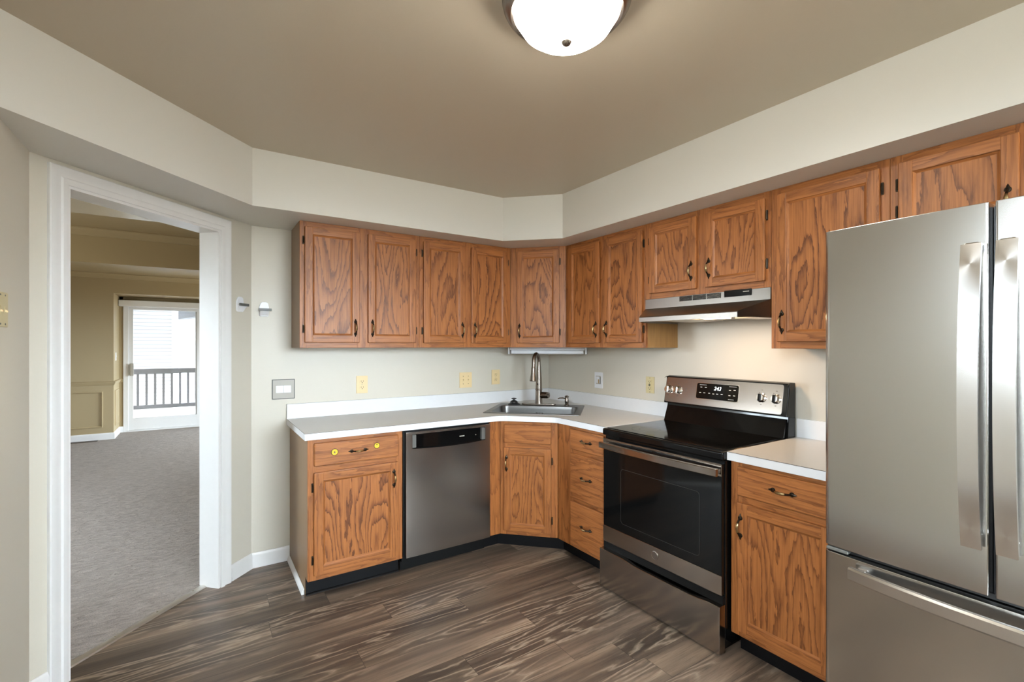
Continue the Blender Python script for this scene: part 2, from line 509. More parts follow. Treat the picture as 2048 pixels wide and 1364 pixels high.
# baseboards
bprof = [(0, 0), (.016, 0), (.016, .018), (.012, .026), (.012, .074), (.008, .086), (.005, .092), (0, .092)]
b = MB()
pc = (-2.339, 0)
b.sweep([(-2.339 - (DW - .991) * S2, -(DW - .991) * S2, 0), (-2.339, 0, 0), (-2.122, 0, 0)], bprof)
struct('baseboard_back', b, 'white', 'white baseboard between doorway casing and the end cabinet', 'baseboard')
b = MB(); b.sweep([(XL, YR, 0), (XL, -.821, 0), (XL + .061 * S2, -.821 + .061 * S2, 0)], bprof)
struct('baseboard_left', b, 'white', 'white baseboard along the left kitchen wall', 'baseboard')
b = MB().prism([(-2.122, 0), (-2.137, 0), (-2.137, .010), (-2.133, .022), (-2.127, .030), (-2.122, .032)], -.525, -.013, axis='y')
struct('baseboard_cabinet', b, 'white', 'white shoe moulding at the foot of the end cabinet side', 'baseboard')

# ------------------------------------------------------------------ hardware shared meshes
def pull_mesh():
    b = MB()
    for sg in (-1, 1):
        b.lathe([(.0098, 0), (.0098, .003), (.0085, .005), (.0052, .006), (.0050, .0045), (.0032, .0065), (.0005, .008)], (0, 0, sg * .038), (0, -1, 0), 14)
        b.tube([(0, -.0015, sg * .044), (0, -.0025, sg * .052), (0, -.001, sg * .058)], [.006, .0035, .0006], 8)
    pts, rd = [], []
    for i in range(13):
        u = -1 + 2 * i / 12
        pts.append((0, -.004 - .023 * (1 - abs(u) ** 2.4), u * .038)); rd.append(.0052 - .0016 * abs(u) + .001 * (abs(u) < .45))
    b.tube(pts[:5], rd[:5], 10); b.tube(pts[8:], rd[8:], 10)
    b.tube(pts[3:10], [r * 1.06 for r in rd[3:10]], 10, m=1)
    me = b.build('handle', ['bronze', 'brass'])
    d = me.data; bpy.data.objects.remove(me); return d
PULL = pull_mesh()
def hinge_mesh():
    b = MB()
    b.box(-.005, .004, -.006, 0, -.025, .025, .0015)
    b.tube([(0, -.008, -.020), (0, -.008, .020)], .0042, 8)
    b.box(-.004, .003, -.0075, 0, -.012, .012, .001)
    o = b.build('hinge', 'bronze'); d = o.data; bpy.data.objects.remove(o); return d
HINGE = hinge_mesh()

def pull(parent, x, y, z, horiz=False):
    return put('handle', PULL, parent, (x, y, z), (0, R(90), 0) if horiz else None)

def frame_door(root, x0, x1, z0, z1, yf, hside=None, hz=None, hinge=None, s=.047, pullx=.027):
    """framed door with a recessed flat panel, overlaid on the face frame at local y = yf"""
    T = .019; yo = yf - T
    b = MB()
    b.box(x0, x0 + s, yo, yf, z0, z1, .005, 0, 2); b.box(x1 - s, x1, yo, yf, z0, z1, .005, 0, 2)
    b.box(x0 + s - .003, x1 - s + .003, yo + .0005, yf - .001, z0, z0 + s, .004, 1, 2)
    b.box(x0 + s - .003, x1 - s + .003, yo + .0005, yf - .001, z1 - s, z1, .004, 1, 2)
    # inner bevel moulding
    g = .009
    A = [(x0 + s - .002, z0 + s - .002), (x1 - s + .002, z0 + s - .002), (x1 - s + .002, z1 - s + .002), (x0 + s - .002, z1 - s + .002)]
    Bq = [(x0 + s + g, z0 + s + g), (x1 - s - g, z0 + s + g), (x1 - s - g, z1 - s - g), (x0 + s + g, z1 - s - g)]
    ym = yo + .004; yp = yo + .011
    for i in range(4):
        j = (i + 1) % 4
        b._mark()
        q = [b.bm.verts.new((p[0], yy, p[1])) for p, yy in ((A[i], ym), (A[j], ym), (Bq[j], yp), (Bq[i], yp))]
        b.bm.faces.new(q); b._fin(0 if i in (1, 3) else 1)
    b.box(x0 + s, x1 - s, yp - .0002, yf - .002, z0 + s, z1 - s, 0, 2)
    d = b.build('door', ['oakv', 'oakh', 'oakp'], root)
    if hside is not None:
        px = x0 + pullx if hside == 'l' else x1 - pullx
        pull(d, px, yo, hz)
    if hinge:
        hx = x0 - .006 if hinge == 'l' else x1 + .006
        for zz in (z0 + .083, z1 - .083): put('hinge', HINGE, d, (hx, yf, zz))
    return d
def slab_drawer(root, x0, x1, z0, z1, yf, px=True, name='drawer'):
    b = MB().box(x0, x1, yf - .019, yf, z0, z1, .006, 0, 3)
    d = b.build(name, ['oakh'], root)
    if px: pull(d, (x0 + x1) / 2 if px is True else px, yf - .019, (z0 + z1) / 2, True)
    return d

def face_frame(b, w, d, z0, z1, stiles, rails, m_v=0, m_h=1):
    """stiles: (x0,x1); rails: (x0,x1,z0,z1); frame front at y=-d"""
    for a in stiles: b.box(a[0], a[1], -d, -d + .019, z0, z1, .001, m_v)
    for r in rails: b.box(r[0], r[1], -d + .0004, -d + .0186, r[2], r[3], .0006, m_h)

def wall_cab(label, loc, deg, wdt, h, doors, d=.307, hzz=None, sidemat='lamw', z_off=0.0, group='oak wall cabinets'):
    """doors: (x0,x1,handle side,hinge side). Local z 0 is the cabinet bottom"""
    t = thing('wall_cabinet', label, 'cabinet', loc, deg, group)
    b = MB()
    b.box(.0135, wdt - .0135, -d + .0185, -.001, .012, h - .0006, 0, 2)
    b.box(.0005, .014, -d + .017, -.001, 0, h - .0005, 0, 2); b.box(wdt - .014, wdt - .0005, -d + .017, -.001, 0, h - .0005, 0, 2)
    xs = [0.0005]
    st = [(0.0005, doors[0][0] + .012)]
    for a, c in zip(doors, doors[1:]): st.append((a[1] - .012, c[0] + .012))
    st.append((doors[-1][1] - .012, wdt - .0005))
    rl = []
    for a in doors:
        rl.append((a[0] + .012, a[1] - .012, 0, .042)); rl.append((a[0] + .012, a[1] - .012, h - .045, h - .0005))
    face_frame(b, wdt, d, 0, h - .0005, st, rl)
    b.build('body', ['oakv', 'oakh', sidemat], t)
    for x0, x1, hs, hg in doors:
        frame_door(t, x0, x1, .032, h - .033, -d, hs, hzz or (.032 + .093 if h > .5 else .032 + .10), hg)
    return t
ZU = 1.374; HU = ZS - ZU
wall_cab('oak wall cabinet at the left end, two doors, wild swirling grain on its left door', (-2.110, 0, ZU), 0, .757, HU,
         [(.026, .350, 'r', 'l'), (.404, .729, 'l', 'r')])
wall_cab('oak two door wall cabinet on the back wall, right beside the diagonal corner cabinet', (-1.353, 0, ZU), 0, .743, HU,
         [(.027, .349, 'r', 'l'), (.397, .715, 'l', 'r')])
# diagonal corner wall cabinet
CX = .4285   # diagonal face width (from (-.61,-.307) to (-.307,-.61))
t = thing('wall_cabinet', 'single door oak corner wall cabinet set diagonally above the sink', 'cabinet', (-.61, -.307, ZU), -45, 'oak wall cabinets')
b = MB()
# body prism in local coordinates
def to_loc(x, y, o=(-.61, -.307)):
    dx, dy = x - o[0], y - o[1]
    return ((dx - dy) * S2, (dx + dy) * S2)
b.prism([to_loc(*p) for p in ((-.609, -.295), (-.297, -.607), (-.001, -.6095), (-.001, -.001), (-.6095, -.001))], .012, HU - .0005, m=2)
b.box(.001, .060, 0, .019, 0, HU - .0005, .001, 0); b.box(CX - .060, CX - .001, 0, .019, 0, HU - .0005, .001, 0)
b.box(.060, CX - .060, .0004, .0186, 0, .042, .0006, 1); b.box(.060, CX - .060, .0004, .0186, HU - .045, HU - .0005, .0006, 1)
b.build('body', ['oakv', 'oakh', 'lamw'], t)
frame_door(t, .056, CX - .050, .032, HU - .033, 0, 'l', .125, 'r', pullx=.020)
# right run, going away from the corner
wall_cab('oak two door wall cabinet left of the range hood, next to the corner', (0, -.6105, ZU), -90, .7645, HU,
         [(.040, .368, 'r', None), (.416, .746, 'l', 'r')], sidemat='oaks')
wall_cab('short oak two door wall cabinet above the range hood', (0, -1.3755, 1.671), -90, .771, ZS - 1.671,
         [(.037, .364, 'r', 'l'), (.420, .747, 'l', 'r')])
wall_cab('tall single door oak wall cabinet between range hood and refrigerator', (0, -2.147, ZU), -90, .472, HU,
         [(.032, .442, 'l', 'r')])
wall_cab('short oak wall cabinet above the refrigerator', (0, -2.6195, 1.80), -90, .86, ZS - 1.80,
         [(.030, .362, 'r', 'l'), (.425, .830, 'l', 'r')], hzz=.078)

# ------------------------------------------------------------------ base cabinets
ZB0, ZB1 = .102, .876
t = thing('base_cabinet', 'oak base cabinet at the counter end with two yellow stickers on its drawer', 'cabinet', (-2.120, 0, 0), 0, 'oak base cabinets')
W = .535; D = .61
b = MB()
b.box(.0005, .014, -D + .019, -.002, ZB0, ZB1 - .001, 0, 2); b.box(.0005, .014, -.535, -.002, .001, ZB0, 0, 2)
b.box(.014, W - .0005, -D + .019, -.002, ZB0, ZB1 - .001, 0, 2)
face_frame(b, W, D, ZB0, ZB1 - .001, [(0.0005, .044), (W - .040, W - .0005)], [(.044, W - .040, ZB0, .142), (.044, W - .040, .682, .738), (.044, W - .040, .842, ZB1 - .001)])
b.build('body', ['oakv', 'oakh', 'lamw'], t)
frame_door(t, .030, .503, .132, .694, -D, 'r', .600, 'l', s=.050)
slab_drawer(t, .031, .505, .727, .855, -D, px=.268)
b = MB().box(.003, W - .002, -.540, -.530, .001, ZB0 + .004); b.prism([(-.540, .001), (-.550, .001), (-.547, .006), (-.540, .010)], .003, W - .002, 'x')
b.build('toe_kick', 'toe', t)
for k, (x, z, r) in enumerate(((-1.983, .797, .0195), (-1.747, .806, .0175))):
    o = MB()
    o.lathe([(r, 0), (r, .0012), (r * .88, .0018)], (0, 0, 0), (0, -1, 0), 28)
    o.lathe([(r * .86, .0016), (r * .84, .0024)], (0, 0, 0), (0, -1, 0), 28, m=1)
    o.box(-r * .25, r * .25, -.0028, -.0022, r * .3, r * .52, 0, 2) if k else o.lathe([(r * .28, .0022), (r * .26, .0028)], (0, 0, -r * .1), (0, -1, 0), 12, m=3)
    o.box(-r * .3, r * .3, -.0028, -.0022, r * .02, r * .12, 0, 3) if k else o.box(-r * .1, r * .1, -.0032, -.0026, -r * .05, r * .2, 0, 2)
    so = o.build('sticker', ['blackm', 'yellow', 'blackm', 'brass'], loc=(x, -D - .019, z))
    tag(so, ('larger round yellow sticker left of the drawer pull', 'smaller round yellow sticker right of the drawer pull')[k], 'sticker', 'yellow stickers on the drawer')

# dishwasher
t = thing('dishwasher', 'stainless steel dishwasher with black pocket handle under the counter', 'dishwasher', (-1.580, 0, 0))
x0, x1 = .012, .600; yf = -.628; zt, zb = .862, .102
b = MB().box(.002, .604, -.58, -.03, .10, .868); b.box(.002, .604, -.600, -.58, .104, .868, 0, 0)
b.build('body', 'blackm', t)
b = MB().box(.004, .602, -.545, -.535, .001, .10); b.box(.004, .602, -.57, -.545, .06, .098)
b.build('kick_plate', 'blackm', t)
px0, px1, pz1 = .052, .562, .852
b = MB()
pz0 = .760
b.box(x0, px0, yf, -.601, zb, zt, .003, 0, 2); b.box(px1, x1, yf, -.601, zb, zt, .003, 0, 2)
b.box(px0 - .003, px1 + .003, yf + .0003, -.601, pz1 - .006, zt - .0004, .001)
n = 14
top = [(px0 + (px1 - px0) * i / n, pz0 - .010 * (1 - (2 * i / n - 1) ** 2)) for i in range(n + 1)]
b.prism([(px0 - .003, zb + .0004), (px1 + .003, zb + .0004), (px1 + .003, pz0)] + top[::-1] + [(px0 - .003, pz0)], yf + .0003, -.601, 'y')
dd = b.build('door', 'steeld', t)
b = MB().box(px0, px1, -.606, -.602, pz0 - .012, pz1 - .006); b.build('handle_pocket', 'black', dd)
for xa in (px0 + .001, px1 - .025):
    MB().prism([(xa, -.606), (xa + .024, -.606), (xa + .024, yf + .003), (xa, yf + .003)], pz0 + .004, pz1 - .010, 'z', b=.002).build('pocket_end', 'dgplast', dd)
MB().box(px0 + .33, px0 + .365, -.6068, -.606, .796, .802).build('brand_mark', 'gplast', dd)
MB().lathe([(.003, 0), (.003, .0008)], (px0 + .45, -.606, .797), (0, -1, 0), 10).build('indicator', 'gplast', dd)

# sink base (diagonal) with the filler next to the dishwasher
t = thing('base_cabinet', 'oak sink base cabinet set diagonally in the corner, worn door', 'cabinet', (-.890, -.610, 0), -45, 'oak base cabinets')
def tl(x, y): return to_loc(x, y, (-.890, -.610))
FW = .280 * math.sqrt(2)
b = MB()
b.box(.001, .052, 0, .019, ZB0, ZB1 - .001, .001, 0); b.box(FW - .052, FW - .001, 0, .019, ZB0, ZB1 - .001, .001, 0)
for z0, z1 in ((ZB0, .142), (.682, .738), (.840, ZB1 - .001)): b.box(.052, FW - .052, .0004, .0186, z0, z1, .0006, 1)
b.prism([tl(-.973, -.610), tl(-.891, -.6095), tl(-.877, -.591), tl(-.973, -.591)], ZB0, ZB1 - .001, m=0)
b.prism([tl(-.973, -.590), tl(-.960, -.590), tl(-.960, -.02), tl(-.973, -.02)], ZB0, ZB1 - .001, m=2)
b.build('body', ['oakv', 'oakh', 'lamw'], t)
frame_door(t, .030, .352, .132, .696, 0, 'l', .590, 'r', s=.046, pullx=.018)
slab_drawer(t, .030, .352, .727, .855, 0, False, 'false_drawer_front')
b = MB()
b.prism([tl(*p) for p in ((-.973, -.535), (-.860, -.535), (-.535, -.860), (-.535, -.889), (-.525, -.889), (-.525, -.856), (-.856, -.525), (-.973, -.525))], .001, ZB0 + .002)
b.build('toe_kick', 'toe', t)

# drawer stack
t = thing('base_cabinet', 'oak base cabinet with three stacked drawers beside the stove', 'cabinet', (0, -.8915, 0), -90, 'oak base cabinets')
W = .4665
b = MB()
b.box(.012, W - .001, -D + .019, -.002, ZB0, .60, 0, 2); b.box(W - .014, W - .001, -D + .019, -.002, .60, ZB1 - .001, 0, 2)
face_frame(b, W, D, ZB0, ZB1 - .001, [(.001, .160), (W - .045, W - .001)], [(.16, W - .045, ZB0, .145), (.16, W - .045, .38, .44), (.16, W - .045, .69, .74), (.16, W - .045, .84, ZB1 - .001)])
b.build('body', ['oakv', 'oakh', 'lamw'], t)
for z0, z1 in ((.729, .855), (.422, .704), (.125, .397)): slab_drawer(t, .144, .444, z0, z1, -D)
MB().box(.001, W - .001, -.535, -.525, .001, ZB0 + .002).build('toe_kick', 'toe', t)

# small cabinet between range and refrigerator
t = thing('base_cabinet', 'oak base cabinet with scuffed door between stove and refrigerator', 'cabinet', (0, -2.128, 0), -90, 'oak base cabinets')
W = .462
b = MB()
b.box(.001, W - .001, -D + .019, -.002, ZB0, ZB1 - .001, 0, 2)
face_frame(b, W, D, ZB0, ZB1 - .001, [(.001, .052), (W - .052, W - .001)], [(.052, W - .052, ZB0, .142), (.052, W - .052, .682, .738), (.052, W - .052, .842, ZB1 - .001)])
b.build('body', ['oakv', 'oakh', 'lamw'], t)
frame_door(t, .038, .426, .130, .697, -D, 'l', .594, 'r', s=.048, pullx=.018)
slab_drawer(t, .038, .426, .727, .855, -D, px=.236)
MB().box(.001, W - .001, -.535, -.525, .001, ZB0 + .002).build('toe_kick', 'toe', t)

# ------------------------------------------------------------------ countertops
CT = .914
def arc_pts(p0, p1, p2, k=.05, n=4):
    """round corner p1"""
    p0, p1, p2 = Vector(p0), Vector(p1), Vector(p2)
    a = p1 + (p0 - p1).normalized() * k; c = p1 + (p2 - p1).normalized() * k
    return [tuple(a * (1 - t) ** 2 + p1 * 2 * t * (1 - t) + c * t * t) for t in [i / n for i in range(n + 1)]]
outer = [(-2.139, 0), (-.0005, 0), (-.0005, -1.3605), (-.637, -1.3605)] + arc_pts((-.637, -1.36), (-.637, -.905), (-.905, -.637)) + arc_pts((-.637, -.905), (-.905, -.637), (-2.139, -.637)) + [(-2.139, -.637)]
SC = (-.513, -.517)   # sink centre
SWd, SDp = .68, .555
def sk(lx, ly): return (SC[0] + (lx + ly) * S2, SC[1] + (-lx + ly) * S2)
hx, hy = .305, .245
hole = [sk(-hx, -hy), sk(hx, -hy), sk(hx, hy - .05), sk(-hx, hy - .05)]
def slab_with_hole(b, outer, hole, z0, z1, mt, me_):
    b._mark()
    for z, flip in ((z1, False), (z0, True)):
        vo = [b.bm.verts.new((p[0], p[1], z)) for p in outer]; vh = [b.bm.verts.new((p[0], p[1], z)) for p in hole]
        ed = [b.bm.edges.new((L[i], L[(i + 1) % len(L)])) for L in (vo, vh) for i in range(len(L))]
        r = bmesh.ops.triangle_fill(b.bm, use_beauty=True, use_dissolve=False, edges=ed, normal=(0, 0, -1 if flip else 1))
        if z == z1: T = (vo, vh)
        else: Bt = (vo, vh)
    b._fin(mt); b._mark()
    for top, bot in zip(T, Bt):
        for i in range(len(top)):
            j = (i + 1) % len(top)
            b.bm.faces.new((top[i], top[j], bot[j], bot[i]))
    b._fin(me_)
    bmesh.ops.recalc_face_normals(b.bm, faces=b.bm.faces[:])
b = MB(); slab_with_hole(b, outer, hole, .877, CT, 0, 1)
ct = thing('countertop', 'long white laminate L shaped countertop holding the corner sink', 'countertop', (0, 0, 0), 0, 'white laminate countertops')
b.build('slab', ['counter', 'counteredge'], ct, smooth=0)
b = MB(); b.prism([(-2.139, -.019), (-.0195, -.019), (-.0195, -1.3605), (-.0005, -1.3605), (-.0005, -.0005), (-2.139, -.0005)], CT + .0004, CT + .095)
b.build('backsplash', 'counteredge', ct, smooth=0)
b = MB()
edge = [p for p in outer[3:]]
b.sweep([(p[0], p[1], CT) for p in edge] + [(-2.139, -.02, CT)], [(-.0003, -.0016), (.0006, -.0016), (.0006, .0003), (-.0003, .0003)])
b.build('edge_seam', 'seam', ct, smooth=0)
ct2 = thing('countertop', 'short white laminate countertop between stove and refrigerator', 'countertop', (0, 0, 0), 0, 'white laminate countertops')
b = MB().box(-.637, -.0005, -2.594, -2.1255, .877, CT, 0, 1); 
for f in b.bm.faces:
    if f.calc_center_median().z > CT - .001: f.material_index = 0
b.build('slab', ['counter', 'counteredge'], ct2, smooth=0)
MB().box(-.0195, -.0005, -2.594, -2.1255, CT + .0004, CT + .095).build('backsplash', 'counteredge', ct2)
MB().box(-.6376, -.6368, -2.594, -2.1255, CT - .0016, CT + .0003).build('edge_seam', 'seam', ct2)

# ------------------------------------------------------------------ sink, faucet, dispenser, stopper
t = thing('sink', 'stainless steel drop-in sink set diagonally in the counter corner', 'sink', (SC[0], SC[1], CT), -45)
hw, hd = SWd / 2, SDp / 2
b = MB()
def ring(x0, x1, y0, y1, r, z): return [(p[0], p[1], z) for p in rrect(x0, x1, y0, y1, r, 5)]
ix0, ix1, iy0, iy1 = -hw + .045, hw - .045, -hd + .04, hd - .12
rings = [ring(-hw, hw, -hd, hd, .012, .0006), ring(-hw + .001, hw - .001, -hd + .001, hd - .001, .012, .004), ring(-hw + .006, hw - .006, -hd + .006, hd - .006, .012, .0055),
         ring(ix0 - .004, ix1 + .004, iy0 - .004, iy1 + .004, .055, .0045), ring(ix0, ix1, iy0, iy1, .05, .001), ring(ix0 + .004, ix1 - .004, iy0 + .004, iy1 - .004, .05, -.02),
         ring(ix0 + .012, ix1 - .012, iy0 + .012, iy1 - .012, .05, -.15), ring(ix0 + .03, ix1 - .03, iy0 + .03, iy1 - .03, .05, -.175)]
b.loft(rings, cap0=False)
b.build('basin', 'sinksteel', t)
b = MB().lathe([(.05, 0), (.05, .002), (.035, .003), (.03, -.003)], (0, -.03, -.1748), seg=24); b.build('drain', 'chrome', t)
b = MB()
for i, wd_ in enumerate((.010, .006, .008, .005, .010)): b.box(-.03 + i * .012, -.03 + i * .012 + wd_, iy1 - .0062, iy1 - .0052, -.055, -.047)
b.build('maker_mark', 'chrome', t)

FY = .222
t = thing('faucet', 'brushed nickel gooseneck pull-down kitchen faucet behind the corner sink', 'faucet', (*sk(-.016, FY), CT + .006), -45 - 14)
b = MB().prism(rrect(-.135, .135, -.028, .028, .026, 6), 0, .010, b=.003, seg=2); b.build('deck_plate', 'nickel', t, rot=(0, 0, R(14)))
b = MB().lathe([(.031, .010), (.030, .02), (.028, .06), (.0265, .115), (.0285, .118), (.0285, .124), (.0255, .128), (.0235, .20), (.0195, .265), (.0165, .30)], seg=24)
b.build('body', 'nickel', t)
b = MB().tube([(0, -.0245, .165), (0, -.0265, .165)], [.006, .006], 10, 0); b.build('sensor', 'blackm', t)
pts = [(0, 0, .28), (0, 0, .31)]
for i in range(13):
    a = math.pi * i / 12; pts.append((-.0 , -.052 + .052 * math.cos(a), .335 + .066 * math.sin(a)))
pts.append((0, -.106, .312)); pts.append((0, -.109, .295))
b = MB().tube(pts, [.0165, .0155] + [.0148] * 13 + [.0150, .0155], 16); b.build('neck', 'nickel', t)
b = MB().lathe([(.0165, 0), (.0178, .004), (.0170, .012), (.019, .05), (.0255, .092), (.0265, .100), (.024, .104)], (0, -.109, .296), (0, -.07, -1), 20)
b.build('spray_head', 'nickel', t)
b = MB().tube([(.018, 0, .075), (.035, 0, .078), (.07, -.003, .078), (.085, -.005, .079)], [.024, .026, .0255, .022], 18)
b.tube([(.078, -.005, .085), (.088, -.012, .093), (.092, -.06, .100)], [.008, .009, .006], 10)
b.build('lever', 'nickel', t)

t = thing('soap_dispenser', 'small brushed nickel soap dispenser right of the faucet', 'soap dispenser', (*sk(.205, .215), CT + .0055), -45)
b = MB().lathe([(.021, 0), (.021, .004), (.014, .010), (.0135, .018), (.0165, .030), (.0165, .040), (.0125, .052), (.0125, .062), (.0165, .066), (.0165, .072), (.010, .078)], seg=20); b.build('body', 'nickel', t)
b = MB().tube([(-.01, -.002, .055), (-.03, -.012, .060), (-.052, -.024, .060), (-.066, -.032, .056)], [.0055, .005, .0045, .004], 10); b.build('spout', 'nickel', t)
t = thing('sink_stopper', 'black rubber sink stopper lying on the sink rim left of the faucet', 'sink stopper', (*sk(-.215, .215), CT + .0055), -45)
b = MB().lathe([(.050, 0), (.050, .004), (.042, .007), (.032, .012), (.028, .024), (.016, .032), (.009, .034), (.008, .040)], seg=24); b.build('disc', 'rubber', t)
b = MB().lathe([(.008, .040), (.020, .043), (.022, .047), (.018, .050), (.004, .052)], seg=20); b.build('knob', 'rubber', t)

# ------------------------------------------------------------------ range
t = thing('range', 'stainless and black electric range with glass cooktop between the cabinets', 'stove', (0, -1.3625, 0), -90)
W = .7605
b = MB()
b.box(.004, W - .004, -.640, -.03, .035, .872, .002); b.box(.03, W - .03, -.60, -.06, 0, .035)
b.build('body', 'black', t)
b = MB()
b.box(0, W, -.664, -.10, .872, .9125, .010, 0, 3); b.box(.018, W - .018, -.640, -.12, .905, .9155, .001)
ck = b.build('cooktop', 'black', t)
b = MB()
for cx_, cy_, r in ((.20, -.49, .10), (.56, -.49, .085), (.20, -.25, .075), (.56, -.25, .10)):
    n = 40
    for rr in (r, r * .6):
        ro = [(cx_ + rr * math.cos(2 * math.pi * i / n), cy_ + rr * math.sin(2 * math.pi * i / n), .9158) for i in range(n)]
        ri = [(cx_ + (rr - .0012) * math.cos(2 * math.pi * i / n), cy_ + (rr - .0012) * math.sin(2 * math.pi * i / n), .9158) for i in range(n)]
        b = MB(); b.loft([ro, ri], cap0=False, cap1=False); b.build('burner_ring', 'burner', ck)
# back guard: black foot, tilted stainless console
b = MB()
b.prism([(-.105, .9125), (-.03, .9125), (-.025, 1.195), (-.075, 1.198), (-.092, 1.192), (-.100, 1.03), (-.092, 1.02)], .002, W - .002, 'x', b=.003)
b.prism([(-.135, .9125), (-.104, .9125), (-.099, 1.01)], .01, W - .01, 'x')
gd = b.build('backguard', 'black', t)
TL = math.atan2(.030, .160)
def gp(z): return -.124 + (z - 1.03) * .030 / .160    # console face y at height z
b = MB()
b.prism([(gp(1.026) + .001, 1.026), (gp(1.192) + .001, 1.192), (gp(1.192) + .018, 1.196), (-.09, 1.19), (-.09, 1.03), (gp(1.026) + .02, 1.022)], .000, W + .002, 'x', b=.004, seg=2)
b.build('console_shell', 'black', gd)
b = MB()
z0, z1 = 1.034, 1.186
def quadpanel(b, xa, xb, za, zb, off0, off1, m=0):
    pts = rrect(xa, xb, za, zb, min(.010, (zb - za) * .2), 4)
    b.loft([[(p[0], gp(p[1]) - off0, p[1]) for p in pts], [(p[0], gp(p[1]) - off1, p[1]) for p in pts]], m)
quadpanel(b, .008, W - .022, z0, z1, -.002, .003)
cs = b.build('console', 'steelr', gd)
b = MB(); quadpanel(b, .232, .497, 1.074, 1.164, .0025, .0042); b.build('display', 'black', cs)
b = MB(); quadpanel(b, .229, .500, 1.071, 1.167, .002, .0036); b.build('display_rim', 'chrome', cs)
def text(name, s_, size, mat, parent, loc, rot, ital=0.0, ext=.0002):
    cu = bpy.data.curves.new(name, 'FONT'); cu.body = s_; cu.size = size; cu.align_x = 'CENTER'; cu.align_y = 'CENTER'; cu.extrude = ext; cu.shear = ital
    tmp = bpy.data.objects.new('tmp', cu); COL.objects.link(tmp)
    dg = bpy.context.evaluated_depsgraph_get(); dg.update()
    me = bpy.data.meshes.new_from_object(tmp.evaluated_get(dg))
    bpy.data.objects.remove(tmp)
    me.materials.clear(); me.materials.append(M[mat])
    return put(name, me, parent, loc, rot)
text('clock_digits', '243', .030, 'digits', cs, (.368, gp(1.137) - .0046, 1.137), (R(90) - TL, 0, 0), .2)
b = MB()
for (xa, za) in [(.262, 1.139), (.292, 1.139), (.258, 1.107), (.286, 1.107), (.318, 1.107), (.345, 1.105), (.370, 1.106), (.398, 1.107), (.446, 1.134), (.474, 1.136), (.446, 1.104), (.474, 1.105)]:
    wv = .006; b = MB(); b.prism([(gp(za) - .0048, za), (gp(za) - .0042, za), (gp(za + .003) - .0042, za + .003), (gp(za + .003) - .0048, za + .003)], xa - wv, xa + wv, 'x'); b.build('button_mark', 'whitemark', cs)
for (xa, xb, za) in [(.250, .296, 1.1535), (.440, .484, 1.1545), (.440, .474, 1.083)]:
    b = MB(); b.prism([(gp(za) - .0048, za), (gp(za) - .0042, za), (gp(za + .0015) - .0042, za + .0015), (gp(za + .0015) - .0048, za + .0015)], xa, xb, 'x'); b.build('button_mark', 'whitemark', cs)
for kx in (.020 + .010, .092 + .006, .628, .704):
    kz = 1.110; ky = gp(kz) - .0032
    n_ = (0, -math.cos(TL), -math.sin(TL) * -1)
    n_ = Vector((0, -math.cos(TL), math.sin(TL)))
    b = MB().lathe([(.0245, 0), (.0245, .004), (.0205, .006), (.0200, .018), (.018, .021)], (kx, ky, kz), n_, 28)
    kb = b.build('knob', 'chrome', cs)
    c = Vector((kx, ky, kz)) + n_ * .021
    u = Vector((0, math.sin(TL), math.cos(TL)))
    b = MB()
    rings = []
    for h, ww, ll in ((-.004, .0052, .0195), (.009, .0046, .0185), (.011, .0036, .017)):
        cc = c + n_ * h
        rings.append([tuple(cc + Vector((sx_ * ww, 0, 0)) + u * sz_ * ll) for sx_, sz_ in ((-1, -1), (1, -1), (1, 1), (-1, 1))])
    b.loft(rings); b.box(kx - .001, kx + .001, 0, 0.0001, 0, .0001) if False else None
    b.build('knob_grip', 'blackm' if kx > .5 else 'chrome', kb)
def kmark(x, za, wv):
    b = MB(); b.prism([(gp(za) - .0036, za), (gp(za) - .003, za), (gp(za + .002) - .003, za + .002), (gp(za + .002) - .0036, za + .002)], x - wv, x + wv, 'x')
    b.build('knob_mark', 'grey_print', cs)
for kx in (.030, .098, .628, .704):
    for dx, dz, wv in ((0, .040, .004), (-.014, .027, .003), (.014, .025, .003), (0, -.036, .004)): kmark(kx + dx, 1.110 + dz, wv)
for za in (1.122, 1.108): kmark(.159, za, .003)
# oven door
b = MB()
b.box(.008, W - .008, -.660, -.642, .268, .855, .003, 1, 2)
dr = b.build('oven_door', ['black', 'black'], t)
b = MB().box(.008, W - .008, -.6625, -.660, .801, .856, .0015); b.build('top_trim', 'steelr', dr)
b = MB().box(.008, W - .008, -.6625, -.660, .268, .356, .0015); b.build('bottom_trim', 'steelr', dr)
b = MB()
pts = rrect(.142, .640, .402, .706, .018, 5); pin = rrect(.1445, .6375, .4045, .7035, .0165, 5)
b.loft([[(p[0], -.6602, p[1]) for p in pts], [(p[0], -.6606, p[1]) for p in pts], [(p[0], -.6606, p[1]) for p in pin], [(p[0], -.6602, p[1]) for p in pin]], cap0=False, cap1=False)
b.build('window_edge', 'burner', dr)
b = MB()
hp = []
for i in range(17):
    u = i / 16; xx = .012 + (W - .024) * u
    hp.append((xx, -.690 - .016 * (1 - (2 * u - 1) ** 2), .822))
b.sweep(hp, [(-.009, -.0165), (.009, -.0165), (.011, -.014), (.011, .014), (.009, .0165), (-.009, .0165)])
hn = b.build('handle', 'steelr', dr)
for xa in (.020, W - .042): MB().box(xa, xa + .022, -.688, -.662, .812, .834, .003).build('handle_post', 'chrome', hn)
for i in range(4): MB().box(.11 + i * .14, .22 + i * .14, -.6632, -.6624, .8395, .8445).build('vent_slot', 'blackm', dr)
b = MB().lathe([(.0215, 0), (.0215, .002), (.0195, .003), (.0190, .0024)], (W / 2, -.6625, .314), (0, -1, 0), 32); bd = b.build('round_badge', 'steeld', dr)
